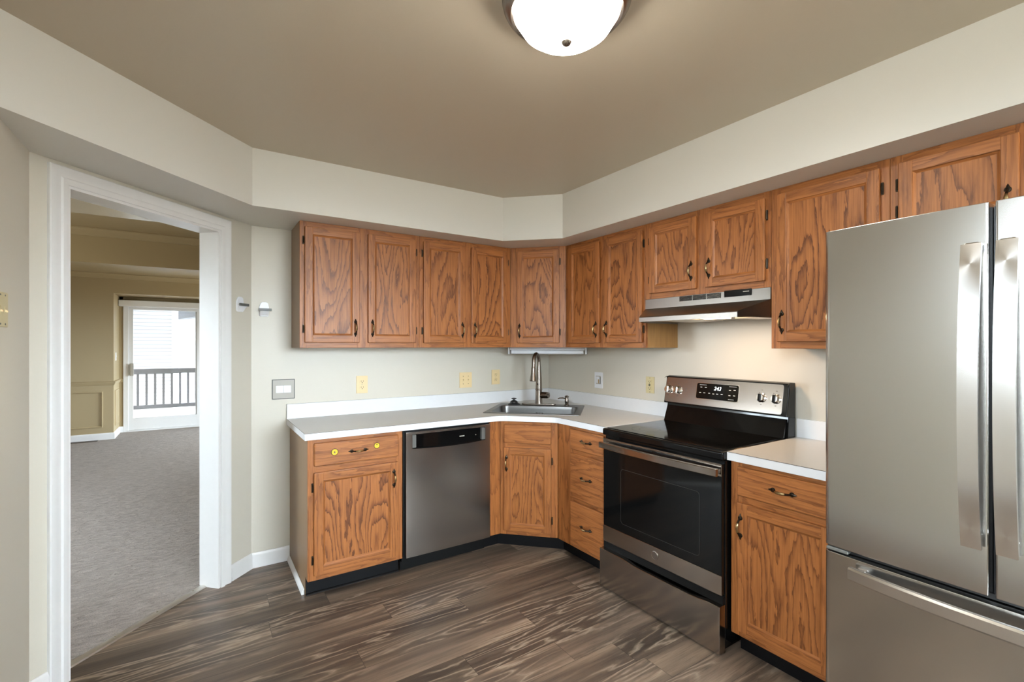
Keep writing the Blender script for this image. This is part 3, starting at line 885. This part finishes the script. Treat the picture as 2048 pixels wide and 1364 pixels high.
MB().lathe([(.0185, .0022), (.0175, .0030)], (W / 2, -.6625, .314), (0, -1, 0), 32).build('badge_face', 'nickel', bd)
b = MB()
b.box(.006, W - .006, -.655, -.641, .226, .262); b.build('drawer_gap', 'blackm', t)
b = MB()
tp = []
n = 24
for i in range(n + 1):
    u = i / n; xx = .003 + (W - .006) * u
    dip = .010 * max(0, min(1, (u - .22) / .12)) * max(0, min(1, (.92 - u) / .12)) if True else 0
    tp.append((xx, .227 - dip))
b.prism([(.003, .014), (W - .003, .014)] + tp[::-1], -.686, -.642, 'y', b=.002)
dw_ = b.build('drawer', 'steelr', t)

# ------------------------------------------------------------------ range hood
t = thing('range_hood', 'stainless under-cabinet range hood with lit lamp above the stove', 'range hood', (0, -1.3765, 1.5), -90)
W = .769
b = MB()
Z = lambda z: z - 1.5
A = lambda y, z, c: [(c, y, Z(z)), (W - c, y, Z(z))]
prof = [(-.311, 1.6695, 0), (-.313, 1.612, 0), (-.454, 1.556, .078), (-.459, 1.550, .080), (-.459, 1.526, .080), (-.449, 1.526, .081)]
rows = [A(y, z, c) for y, z, c in prof]
b._mark()
V = [[b.bm.verts.new(p) for p in r] for r in rows]
for r0, r1 in zip(V, V[1:]): b.bm.faces.new((r0[0], r0[1], r1[1], r1[0]))
# sides: front edge follows the taper, back edge on the wall
bk = {}
for sidx, xx in ((0, 0), (1, W)):
    top = b.bm.verts.new((xx, -.004, Z(1.6695))); bot = b.bm.verts.new((xx, -.004, Z(1.526))); mid = b.bm.verts.new((xx, -.313, Z(1.526)))
    loop1 = [V[0][sidx], V[1][sidx], mid, bot, top]
    loop2 = [V[1][sidx], V[2][sidx], V[3][sidx], V[4][sidx], mid]
    b.bm.faces.new(loop1); b.bm.faces.new(loop2); bk[sidx] = (top, bot)
b.bm.faces.new((V[0][0], V[0][1], bk[1][0], bk[0][0]))
bmesh.ops.recalc_face_normals(b.bm, faces=b.bm.faces[:])
b._fin(0)
b.build('body', 'hoodsteel', t, smooth=20)
b = MB()
ins = [(.003, -.006), (W - .003, -.006), (W - .003, -.31), (W - .084, -.447), (.084, -.447), (.003, -.31)]
b.prism(ins, Z(1.535), Z(1.540)); b.build('underside', 'hoodsteel', t)
b = MB()
for k in range(3):
    xa = .250 + k * .088
    b = MB(); b.box(xa, xa + .082, -.3142, -.3128, Z(1.640), Z(1.668), 0, 0)
    for j in range(5): b.box(xa, xa + .082, -.3152, -.3138, Z(1.6405 + j * .0066), Z(1.6416 + j * .0066), 0, 1)
    b.build('vent_grille', ['blackm', 'steelr'], t)
b = MB().box(.528, .676, -.3150, -.3128, Z(1.640), Z(1.674), .001); cp = b.build('control_panel', 'black', t)
b = MB().box(.632, .660, -.3156, -.3150, Z(1.659), Z(1.663)); b.lathe([(.0025, 0), (.0025, .0006)], (.662, -.315, Z(1.661)), (0, -1, 0), 8)
b.build('brand_mark', 'gplast', cp)
b = MB()
b.prism([(.455, -.425), (.605, -.425), (.560, -.30), (.410, -.30)], Z(1.528), Z(1.536), b=.003); b.build('lamp_lens', 'hoodglass', t)
MB().box(.16, .385, -.40, -.10, Z(1.529), Z(1.534)).build('filter', 'metal', t); MB().box(.575, .70, -.29, -.10, Z(1.529), Z(1.534)).build('filter', 'metal', t)

bl = bpy.data.lights.new('hood_bulb', 'AREA'); bl.shape = 'RECTANGLE'; bl.size = .14; bl.size_y = .11; bl.energy = 2.4; bl.color = (1, .66, .38)
bo = bpy.data.objects.new('hood_bulb', bl); COL.objects.link(bo); bo.parent = t; bo.location = (.507, -.362, Z(1.5265))

# ------------------------------------------------------------------ under-cabinet light
t = thing('under_cabinet_light', 'white under-cabinet tube light above the faucet', 'light fixture', (-.268, -.332, ZU), -45)
b = MB()
b.box(-.310, .310, -.045, .055, -.012, -.001, .002); b.box(-.315, -.301, -.05, .055, -.056, -.001, .003); b.box(.301, .315, -.05, .055, -.056, -.001, .003)
b.box(-.300, .300, -.046, -.038, -.024, -.011, .002)
b.build('housing', 'wplast', t)
b = MB().prism([(-.046, -.030), (-.040, -.024), (.05, -.024), (.05, -.050), (.03, -.055), (-.036, -.055), (-.046, -.047)], -.288, .288, 'x'); b.build('diffuser', 'wplast', t)

# ------------------------------------------------------------------ outlets, switches, brackets
def outlet(label, loc, deg, mat='ivory', w_=.079, h_=.122, style='duplex', group='wall plates'):
    t = thing('switch_plate' if 'switch' in style else 'outlet', label, 'switch' if 'switch' in style else 'outlet', loc, deg, group)
    b = MB().box(-w_ / 2, w_ / 2, -.006, -.0004, -h_ / 2, h_ / 2, .002, 0, 2); b.build('plate', mat, t)
    if style == 'duplex':
        for sg in (.021, -.021):
            b = MB().prism([(p[0], p[1] + sg) for p in rrect(-.017, .017, -.0145, .0145, .012, 4)], -.0085, -.0055, 'y')
            so = b.build('socket', mat, t)
            b = MB(); b.box(-.0085, -.006, -.0092, -.0084, sg - .001, sg + .0075); b.box(.006, .0085, -.0092, -.0084, sg - .001, sg + .0075); b.lathe([(.003, 0), (.003, .0008)], (0, -.0084, sg - .0075), (0, -1, 0), 8)
            b.build('slot', 'slot', so)
        MB().lathe([(.003, 0), (.002, .001)], (0, -.006, 0), (0, -1, 0), 8).build('screw', 'gplast', t)
    if style == 'gfci':
        b = MB().box(-.0165, .0165, -.009, -.0055, -.034, .034, .001); so = b.build('socket', mat, t)
        b = MB()
        for sg in (.022, -.022):
            b.box(-.008, -.0055, -.0098, -.009, sg - .002, sg + .006); b.box(.0055, .008, -.0098, -.009, sg - .002, sg + .006); b.lathe([(.003, 0), (.003, .0008)], (0, -.009, sg - .008), (0, -1, 0), 8)
        b.build('slot', 'slot', so)
        b = MB().box(-.008, .008, -.0105, -.009, .001, .0065, .0006); b.box(-.008, .008, -.0105, -.009, -.0075, -.002, .0006); b.build('test_button', 'slot', so)
        for sg in (.048, -.048): MB().lathe([(.003, 0), (.002, .001)], (0, -.006, sg), (0, -1, 0), 8).build('screw', 'slot', t)
    if style == 'switch2':
        for xx in (-.023, .023):
            MB().box(xx - .005, xx + .005, -.0075, -.0058, -.012, .012, .0008).build('toggle_slot', mat, t)
            b = MB().prism([(-.006, -.004), (-.019, .004), (-.019, .009), (-.006, .006)], xx - .0038, xx + .0038, 'x'); b.build('toggle', mat, t)
            for sg in (.030, -.030): MB().lathe([(.003, 0), (.002, .001)], (xx, -.006, sg), (0, -1, 0), 8).build('screw', 'slot', t)
    return t
outlet('ivory duplex outlet under the left end wall cabinet, over the base cabinet', (-1.655, 0, 1.114), 0)
outlet('ivory duplex outlet on the back wall just left of the faucet', (-.555, 0, 1.127), 0)
outlet('ivory double toggle switch plate left of the faucet outlet', (-.836, 0, 1.113), 0, w_=.110, style='switch2')
outlet('pale ivory outlet with test buttons beside the stove console', (0, -1.149, 1.115), -90, 'ivory2', .072, .114, 'gfci')
t = outlet('white and grey plate with a bright rectangular centre on the right wall near the faucet', (0, -.642, 1.117), -90, 'wplast', .090, .124, 'none')
b = MB().box(-.026, .026, -.0085, -.0055, -.030, .034, .001); f_ = b.build('face', 'gplast', t)
b = MB().box(-.020, .014, -.0105, -.0085, -.022, .028, .002); f2 = b.build('cover', 'wplast', f_)
b = MB().box(.000, .012, -.012, -.0105, -.024, .008, .001); b.build('latch', 'brass', f_)
b = MB().box(.018, .026, -.0095, -.0085, -.026, .028); b.build('louver', 'dgplast', f_)
# modern grey rocker plate
t = thing('switch_plate', 'square taupe switch plate with two white rockers by the counter end', 'switch', (-2.157, 0, 1.107), 0, 'wall plates')
MB().box(-.067, .067, -.007, -.0004, -.064, .064, .0015).build('plate', 'dgplast', t)
MB().box(-.062, .062, -.0085, -.006, -.059, .059, .001).build('face', 'gplast', t)
for xx in (-.0225, .0225): MB().box(xx - .0218, xx + .0218, -.0115, -.008, -.023, .023, .001).build('rocker', 'wplast', t)
# left wall switch plate at the frame edge
t = thing('switch_plate', 'ivory switch plate on the left wall at the frame edge', 'switch', (XL, -1.165, 1.508), 90, 'wall plates')
MB().box(-.075, .075, -.006, -.0004, -.058, .058, .002).build('plate', 'ivory2', t)
MB().box(-.075, .052, -.012, -.006, -.056, .056, .002).build('cover', 'ivory', t) if False else None
for xx in (-.046, 0, .046):
    MB().box(xx - .006, xx + .006, -.0075, -.0058, -.012, .012, .0008).build('toggle_slot', 'ivory2', t)
    MB().prism([(-.006, -.007), (-.013, -.009), (-.013, -.003), (-.006, .002)], xx - .0045, xx + .0045, 'x').build('toggle', 'ivory', t)
    for sg in (.048, -.048): MB().lathe([(.0035, 0), (.0025, .0012)], (xx, -.006, sg), (0, -1, 0), 8).build('screw', 'dgplast', t)

def bracket(label, loc, deg):
    t = thing('wall_bracket', label, 'bracket', loc, deg, 'white adhesive wall brackets')
    b = MB().prism([(-.020, .042), (-.010, .050), (.010, .050), (.022, .042), (.026, .020), (.026, -.034), (.020, -.041), (-.022, -.041), (-.028, -.034), (-.028, .020)], -.010, -.0004, 'y', b=.002)
    b.build('backplate', 'wplast', t)
    b = MB().prism([(-.0095, -.002), (-.030, -.002), (-.034, -.010), (-.022, -.018), (-.012, -.034), (-.0095, -.036)], -.026, .026, 'x', b=.0015); b.build('ledge', 'wplast', t)
    b = MB().box(-.034, .040, -.037, -.028, -.007, .009, .0015); b.build('arm', 'dgplast', t)
bracket('white wall bracket with grey arm on the diagonal wall beside the doorway casing', (-2.409, -.074 + .004, 1.633), 45)
bracket('white wall bracket with grey arm on the back wall left of the cabinets', (-2.268, 0, 1.612), 0)

# ------------------------------------------------------------------ refrigerator
t = thing('refrigerator', 'stainless french door refrigerator with bottom freezer on the right', 'refrigerator', (0, -2.600, 0), -90)
W = .838
b = MB(); b.box(.004, W - .004, -.745, -.04, .03, 1.755, .004); b.box(.03, W - .03, -.70, -.08, 0, .03)
b.build('body', 'blackm', t)
def door_prof(xa, xb, yb, yf, bul, rl, rr):
    """plan outline of a gently bowed door, rounded at the front corners"""
    pts = [(xb, yb), (xa, yb)]
    n = 20
    def yy(x): u = (x - .5 * W) / (.5 * W); return yf - bul * (1 - u * u)
    for k in range(6):
        a = R(90 * k / 5); pts.append((xa + rl - rl * math.cos(a), yy(xa + rl) + rl - rl * math.sin(a)))
    for i in range(1, n): 
        x = xa + rl + (xb - rr - xa - rl) * i / n; pts.append((x, yy(x)))
    for k in range(6):
        a = R(90 - 90 * k / 5); pts.append((xb - rr + rr * math.cos(a), yy(xb - rr) + rr - rr * math.sin(a)))
    return pts
def bow_handle(t_, path, parent, up, name='handle', w2=.021, th=.008):
    b = MB()
    b.sweep(path, [(-th, -w2), (th * .4, -w2), (th, -w2 + .006), (th, w2 - .006), (th * .4, w2), (-th, w2)], up=up)
    return b.build(name, 'steelh', parent)
FR = -.822; BU = .012
for xa, xb, hxx in ((.002, .4125, .382), (.4245, W - .002, .452)):
    b = MB().prism(door_prof(xa, xb, -.748, FR, BU, .018 if xa < .1 else .006, .006 if xa < .1 else .018), .712, 1.777, 'z', b=.0025, seg=2)
    d = b.build('door', 'steel', t)
    p = []
    for i in range(21):
        u = -1 + 2 * i / 20
        p.append((hxx, -.850 - .034 * (1 - abs(u) ** 2.2), 1.252 + u * .413))
    h = bow_handle(t, p, d, (1, 0, 0))
    for zz in (.845, 1.640): MB().box(hxx - .016, hxx + .016, -.853, -.832, zz, zz + .03, .003).build('handle_post', 'steelh', h)
b = MB().prism(door_prof(.002, W - .002, -.748, FR, BU, .018, .018), .055, .692, 'z', b=.0025, seg=2)
d = b.build('freezer_drawer', 'steel', t)
p = []
for i in range(21):
    u = -1 + 2 * i / 20
    p.append((.419 + u * .330, -.852 - .030 * (1 - abs(u) ** 2.2), .650))
h = bow_handle(t, p, d, (0, 0, 1))
for xx in (.100, .708): MB().box(xx, xx + .03, -.853, -.832, .634, .666, .003).build('handle_post', 'steelh', h)
b = MB().box(.005, W - .005, -.80, -.745, .695, .710); b.box(.414, .423, -.79, -.745, .71, 1.77); b.build('gasket', 'rubber', t)
b = MB().box(.01, .075, -.825, -.76, .697, .708, .002); b.build('hinge_cover', 'dgplast', t)
MB().box(.02, W - .02, -.77, -.74, .004, .05).build('kick_grille', 'blackm', t)

# ------------------------------------------------------------------ ceiling light
LX, LY = -1.70, -2.285
t = thing('ceiling_light', 'round flush ceiling light with frosted glass bowl and nickel ring', 'ceiling light', (LX, LY, ZC))
b = MB().lathe([(.150, -.0005), (.172, -.002), (.186, -.010), (.192, -.022), (.192, -.034), (.188, -.042), (.189, -.047), (.184, -.052), (.181, -.055), (.182, -.060), (.177, -.064), (.172, -.067), (.173, -.071), (.166, -.075), (.158, -.072), (.150, -.050), (.12, -.02)], seg=64, cap1=False); b.build('ring', 'nickel', t)
b = MB().lathe([(.154, -.048), (.155, -.062), (.149, -.085), (.132, -.112), (.105, -.132), (.07, -.1455), (.035, -.1515), (.008, -.153)], seg=64, cap0=False); b.build('glass_bowl', 'lampglass', t)
b = MB().lathe([(.004, -.151), (.013, -.152), (.0155, -.156), (.0125, -.162), (.007, -.166), (.002, -.167)], seg=24); b.build('finial', 'nickel', t)

# ------------------------------------------------------------------ dining room
YF, YA = 5.752, 6.355
AX = -3.665
b = MB().prism([(-5.7, YF), (AX, YF), (AX, YA + .12), (AX - .12, YA + .12), (AX - .12, YF + .12), (-5.7, YF + .12)], 0, 2.5); b.box(AX, -1.2, YF, YF + .12, 2.16, 2.5)
b.box(-1.2, 1.1, YF, YF + .12, 0, 2.5)
struct('wall_far', b, 'dwall', 'golden tan far dining wall with panel moulding around the patio door', 'wall', 0)
b = MB().box(AX, -3.615, YA, YA + .12, 0, 2.16); b.box(AX, -1.2, YA, YA + .12, 2.09, 2.3); b.box(-1.75, -1.2, YA, YA + .12, 0, 2.16); b.box(AX, -1.2, YF + .12, YA, 2.16, 2.26); b.box(-1.2, -1.1, YF, YA + .1, 0, 2.3)
struct('wall_alcove', b, 'dwall', 'golden tan recess wall around the patio door', 'wall', 0)
b = MB()
b.box(-5.72, -5.6, -1, .2, 0, 2.5); b.box(-5.72, -5.6, 1.9, 5.9, 0, 2.5); b.box(-5.72, -5.6, .2, 1.9, 0, 1.1); b.box(-5.72, -5.6, .2, 1.9, 2.1, 2.5)
struct('wall_dining_left', b, 'dwall', 'golden tan dining wall out of view on the left', 'wall', 0)
b = MB().box(.9, 1.02, 0, 3.3, 0, 2.5); b.box(.9, 1.02, 5.5, 5.9, 0, 2.5); b.box(.9, 1.02, 3.3, 5.5, 0, .4); b.box(.9, 1.02, 3.3, 5.5, 2.1, 2.5); struct('wall_dining_right', b, 'dwall', 'golden tan dining wall out of view on the right', 'wall', 0)
b = MB().box(-5.7, -3.26, -1.0, -.9, 0, 2.5); struct('wall_dining_near', b, 'dwall', 'golden tan dining wall behind the kitchen left wall', 'wall', 0)
b = MB().box(-2.5, .92, .12, .13, 0, 2.5); struct('wall_dining_back', b, 'dwall', 'golden tan dining side of the kitchen back wall', 'wall', 0)
b = MB().prism([(-5.7, -1.0), (-3.27, -1.0), (-3.27, -.78), (-2.42, .08), (-2.42, .1), (1.0, .1), (1.0, 6.5), (-5.7, 6.5)], ZC, ZC + .1)
struct('ceiling_dining', b, 'dwall', 'tan dining room ceiling', 'ceiling')
b = MB().prism([(-5.6, -.9), (-3.26, -.9), (-3.26, -.72), (-2.46, .08), (-2.42, .13), (.9, .13), (.9, .215), (-5.6, .215)], 2.137, ZC)
struct('trim_1', b, 'bulk', 'glossy boxed bulkhead just beyond the doorway', 'bulkhead', 0)
b = MB().box(-5.6, .9, 2.30, 2.47, 2.137, ZC); struct('trim_2', b, 'dwall', 'golden tan ceiling beam across the dining room', 'beam', 0)
crown = [(0, 0), (.055, 0), (.055, -.010), (.045, -.018), (.030, -.030), (.018, -.052), (.012, -.066), (0, -.070)]
b = MB(); b.sweep([(-5.6, 2.30, ZC), (.9, 2.30, ZC)], crown); struct('trim_3', b, 'dwall', 'crown moulding on the front of the dining beam', 'moulding')
b = MB(); b.sweep([(-5.6, YF, ZC), (.9, YF, ZC)], crown); struct('trim_4', b, 'dwall', 'crown moulding on the far dining wall', 'moulding')
rail = [(0, 0), (.010, .004), (.014, .02), (.022, .034), (.022, .046), (.012, .056), (0, .060)]
b = MB(); b.sweep([(-5.6, YF, .802), (AX, YF, .802), (AX, YA, .802), (-3.62, YA, .802)], rail); struct('trim_5', b, 'dwall', 'chair rail along the far dining wall and alcove', 'moulding')
def panel_mould(b, O, ux, x0, x1, z0, z1, nrm):
    O = Vector(O); ux = Vector(ux); nrm = Vector(nrm)
    pr = [(0, 0), (.004, .012), (.012, .014), (.020, .007), (.024, 0)]
    rings = []
    for cx_, cz_, sx_, sz_ in ((x0, z0, 1, 1), (x1, z0, -1, 1), (x1, z1, -1, -1), (x0, z1, 1, -1), (x0, z0, 1, 1)):
        rings.append([tuple(O + ux * (cx_ + sx_ * q[0]) + Vector((0, 0, cz_ + sz_ * q[0])) + nrm * q[1]) for q in pr])
    b.loft(rings, cap0=False, cap1=False)
b = MB(); panel_mould(b, (0, YF, 0), (1, 0, 0), -4.75, -3.785, .185, .715, (0, -1, 0)); struct('trim_6', b, 'dwall', 'rectangular panel moulding low on the far dining wall', 'moulding')
b = MB(); panel_mould(b, (AX, 0, 0), (0, 1, 0), 5.86, 6.24, .185, .715, (1, 0, 0)); struct('trim_7', b, 'dwall', 'narrow panel moulding low on the alcove return', 'moulding')
b = MB(); b.sweep([(-5.6, YF, .006), (AX, YF, .006), (AX, YA, .006), (-3.615, YA, .006)], [(0, 0), (.014, 0), (.014, .07), (.008, .09), (0, .095)]); struct('baseboard_far', b, 'white', 'white baseboard along the far dining wall', 'baseboard')
# floor register
t = thing('floor_register', 'brown metal floor register by the far dining baseboard', 'register', (-3.98, 5.66, .006))
b = MB().box(-.15, .15, -.05, .05, 0, .006, .002); rg = b.build('frame', 'regmetal', t)
b = MB()
for i in range(18): b.box(-.135 + i * .0155, -.129 + i * .0155, -.04, .04, .006, .0066)
b.build('louver', 'slot', t)
# switch on the alcove return
t = thing('switch_plate', 'white switch plate on the alcove return by the patio door', 'switch', (AX, 5.95, 1.22), 90, 'wall plates')
MB().box(-.038, .038, -.006, -.0004, -.06, .06, .002).build('plate', 'wplast', t)
MB().prism([(-.006, -.004), (-.017, .004), (-.017, .009), (-.006, .006)], -.005, .005, 'x').build('toggle', 'wplast', t)

# patio door
t = thing('door_2', 'white sliding glass patio door at the end of the dining room', 'patio door', (0, YA, 0), 0, kind='structure')
b = MB()
x0, x1 = -3.614, -1.75
b.box(x0, x0 + .058, -.01, .11, 0, 2.09); b.box(x1 - .058, x1, -.01, .11, 0, 2.09); b.box(x0 + .058, x1 - .058, -.008, .108, 2.03, 2.09); b.box(x0 + .058, x1 - .058, -.02, .12, 0, .028)
b.build('door_frame', 'white', t)
def slider_panel(xa, xb, y0, handle):
    b = MB()
    b.box(xa, xa + .062, y0, y0 + .04, .03, 2.03); b.box(xb - .062, xb, y0, y0 + .04, .03, 2.03)
    b.box(xa + .062, xb - .062, y0 + .002, y0 + .038, .03, .215); b.box(xa + .062, xb - .062, y0 + .002, y0 + .038, 1.965, 2.03)
    p = b.build('panel', 'white', t)
    MB().box(xa + .06, xb - .06, y0 + .016, y0 + .022, .20, 1.97).build('pane', 'glass', p)
    if handle:
        b = MB().box(xa + .028, xa + .056, y0 - .012, y0, .90, 1.10, .004); b.box(xa + .030, xa + .040, y0 - .045, y0 - .012, .92, 1.08, .004); b.box(xa + .028, xa + .075, y0 - .050, y0 - .040, .90, 1.10, .004)
        b.build('handle', 'gplast', p)
slider_panel(-3.556, -2.575, .01, True)
slider_panel(-2.66, -1.808, .06, False)
t = thing('valance', 'white blind headrail above the patio door', 'valance', (0, YA, 0))
b = MB().box(-3.66, -1.70, -.16, -.02, 2.005, 2.10, .006); b.build('headrail', 'white', t)
# dining window added out of view to light the room
t = thing('added_window_3', 'white framed window added out of view to light the dining room', 'window', kind='structure')
b = MB()
for y0, y1, z0, z1 in ((.2, .25, 1.1, 2.1), (1.85, 1.9, 1.1, 2.1), (.25, 1.85, 1.1, 1.15), (.25, 1.85, 2.05, 2.1), (1.02, 1.08, 1.15, 2.05)): b.box(-5.69, -5.63, y0, y1, z0, z1)
b.build('window_frame', 'white', t)

t = thing('added_window_4', 'white framed window added out of view on the right to light the far carpet', 'window', kind='structure')  # second unseen window, added to brighten the far end of the carpet
b = MB()
for y0, y1, z0, z1 in ((3.3, 3.35, .4, 2.1), (5.45, 5.5, .4, 2.1), (3.35, 5.45, .4, .45), (3.35, 5.45, 2.05, 2.1)): b.box(.93, .99, y0, y1, z0, z1)
b.build('window_frame', 'white', t)

# ------------------------------------------------------------------ outside
b = MB().box(-6.5, 2, 6.50, 8.1, 2.55, 2.7); tag(b.build('added_porch_ceiling', 'facade'), 'taupe porch ceiling added over the deck to hold back skylight', 'porch ceiling', kind='structure')  # unseen roof added to keep skylight off the siding
b = MB().box(-6.5, 2, 6.48, 8.0, -.15, -.03); tag(b.build('deck', 'deckfloor'), 'grey deck outside the patio door', 'deck', kind='structure')
t = thing('deck_railing', 'grey wooden deck railing outside the patio door', 'railing', (0, 7.70, 0))
b = MB().box(-6, 1, -.05, .05, .862, .955, .006); b.build('top_rail', 'deckgrey', t)
b = MB().box(-6, 1, -.03, .03, .215, .285, .004); b.build('bottom_rail', 'deckgrey', t)
for i in range(-16, 22):
    xx = -3.545 + i * .127; MB().box(xx - .017, xx + .017, -.017, .017, .28, .87).build('baluster', 'deckgrey', t)
for xx in (-5.9, .9): MB().box(xx - .045, xx + .045, -.045, .045, -.15, .98).build('post', 'deckgrey', t)
b = MB().box(-14, 9, 6.50, 8.10, 2.72, 9); b.box(-14, -5.72, 6.4, 6.5, -2, 2.75); b.box(1.05, 9, 6.4, 6.5, -2, 2.75); b.box(-14.2, -14, 6.4, 11.7, -2, 9); b.box(9, 9.2, 6.4, 11.7, -2, 9); tag(b.build('added_wall_outside', 'facade'), 'taupe outer walls added out of view to block skylight from the siding', 'wall', kind='structure')  # unseen upper storey and end walls, added to block the sky
b = MB().box(-16, 11, 6.5, 14, -2.2, -2.0); tag(b.build('ground_outside', 'facade'), 'grey ground between the two houses', 'ground', kind='structure')
t = thing('neighbour_house', 'white sided neighbouring house across from the deck', 'house', (0, 10.4, -2))
b = MB().box(-14, -3.13, 0, .3, 0, 11); b.build('siding_wall', 'siding', t)
b = MB().box(-3.14, -3.02, -.03, .3, 0, 11); b.build('corner_board', 'wplast', t)
b = MB().box(-3.05, 9, .9, 1.2, 0, 11); b.build('siding_wall', 'siding', t)
b = MB().prism([(-3.02, 4.02), (-2.55, 4.12), (-2.50, 4.20), (-2.50, 4.5), (-3.02, 4.5)], .2, .9, 'y'); b.build('eave', 'eave', t)
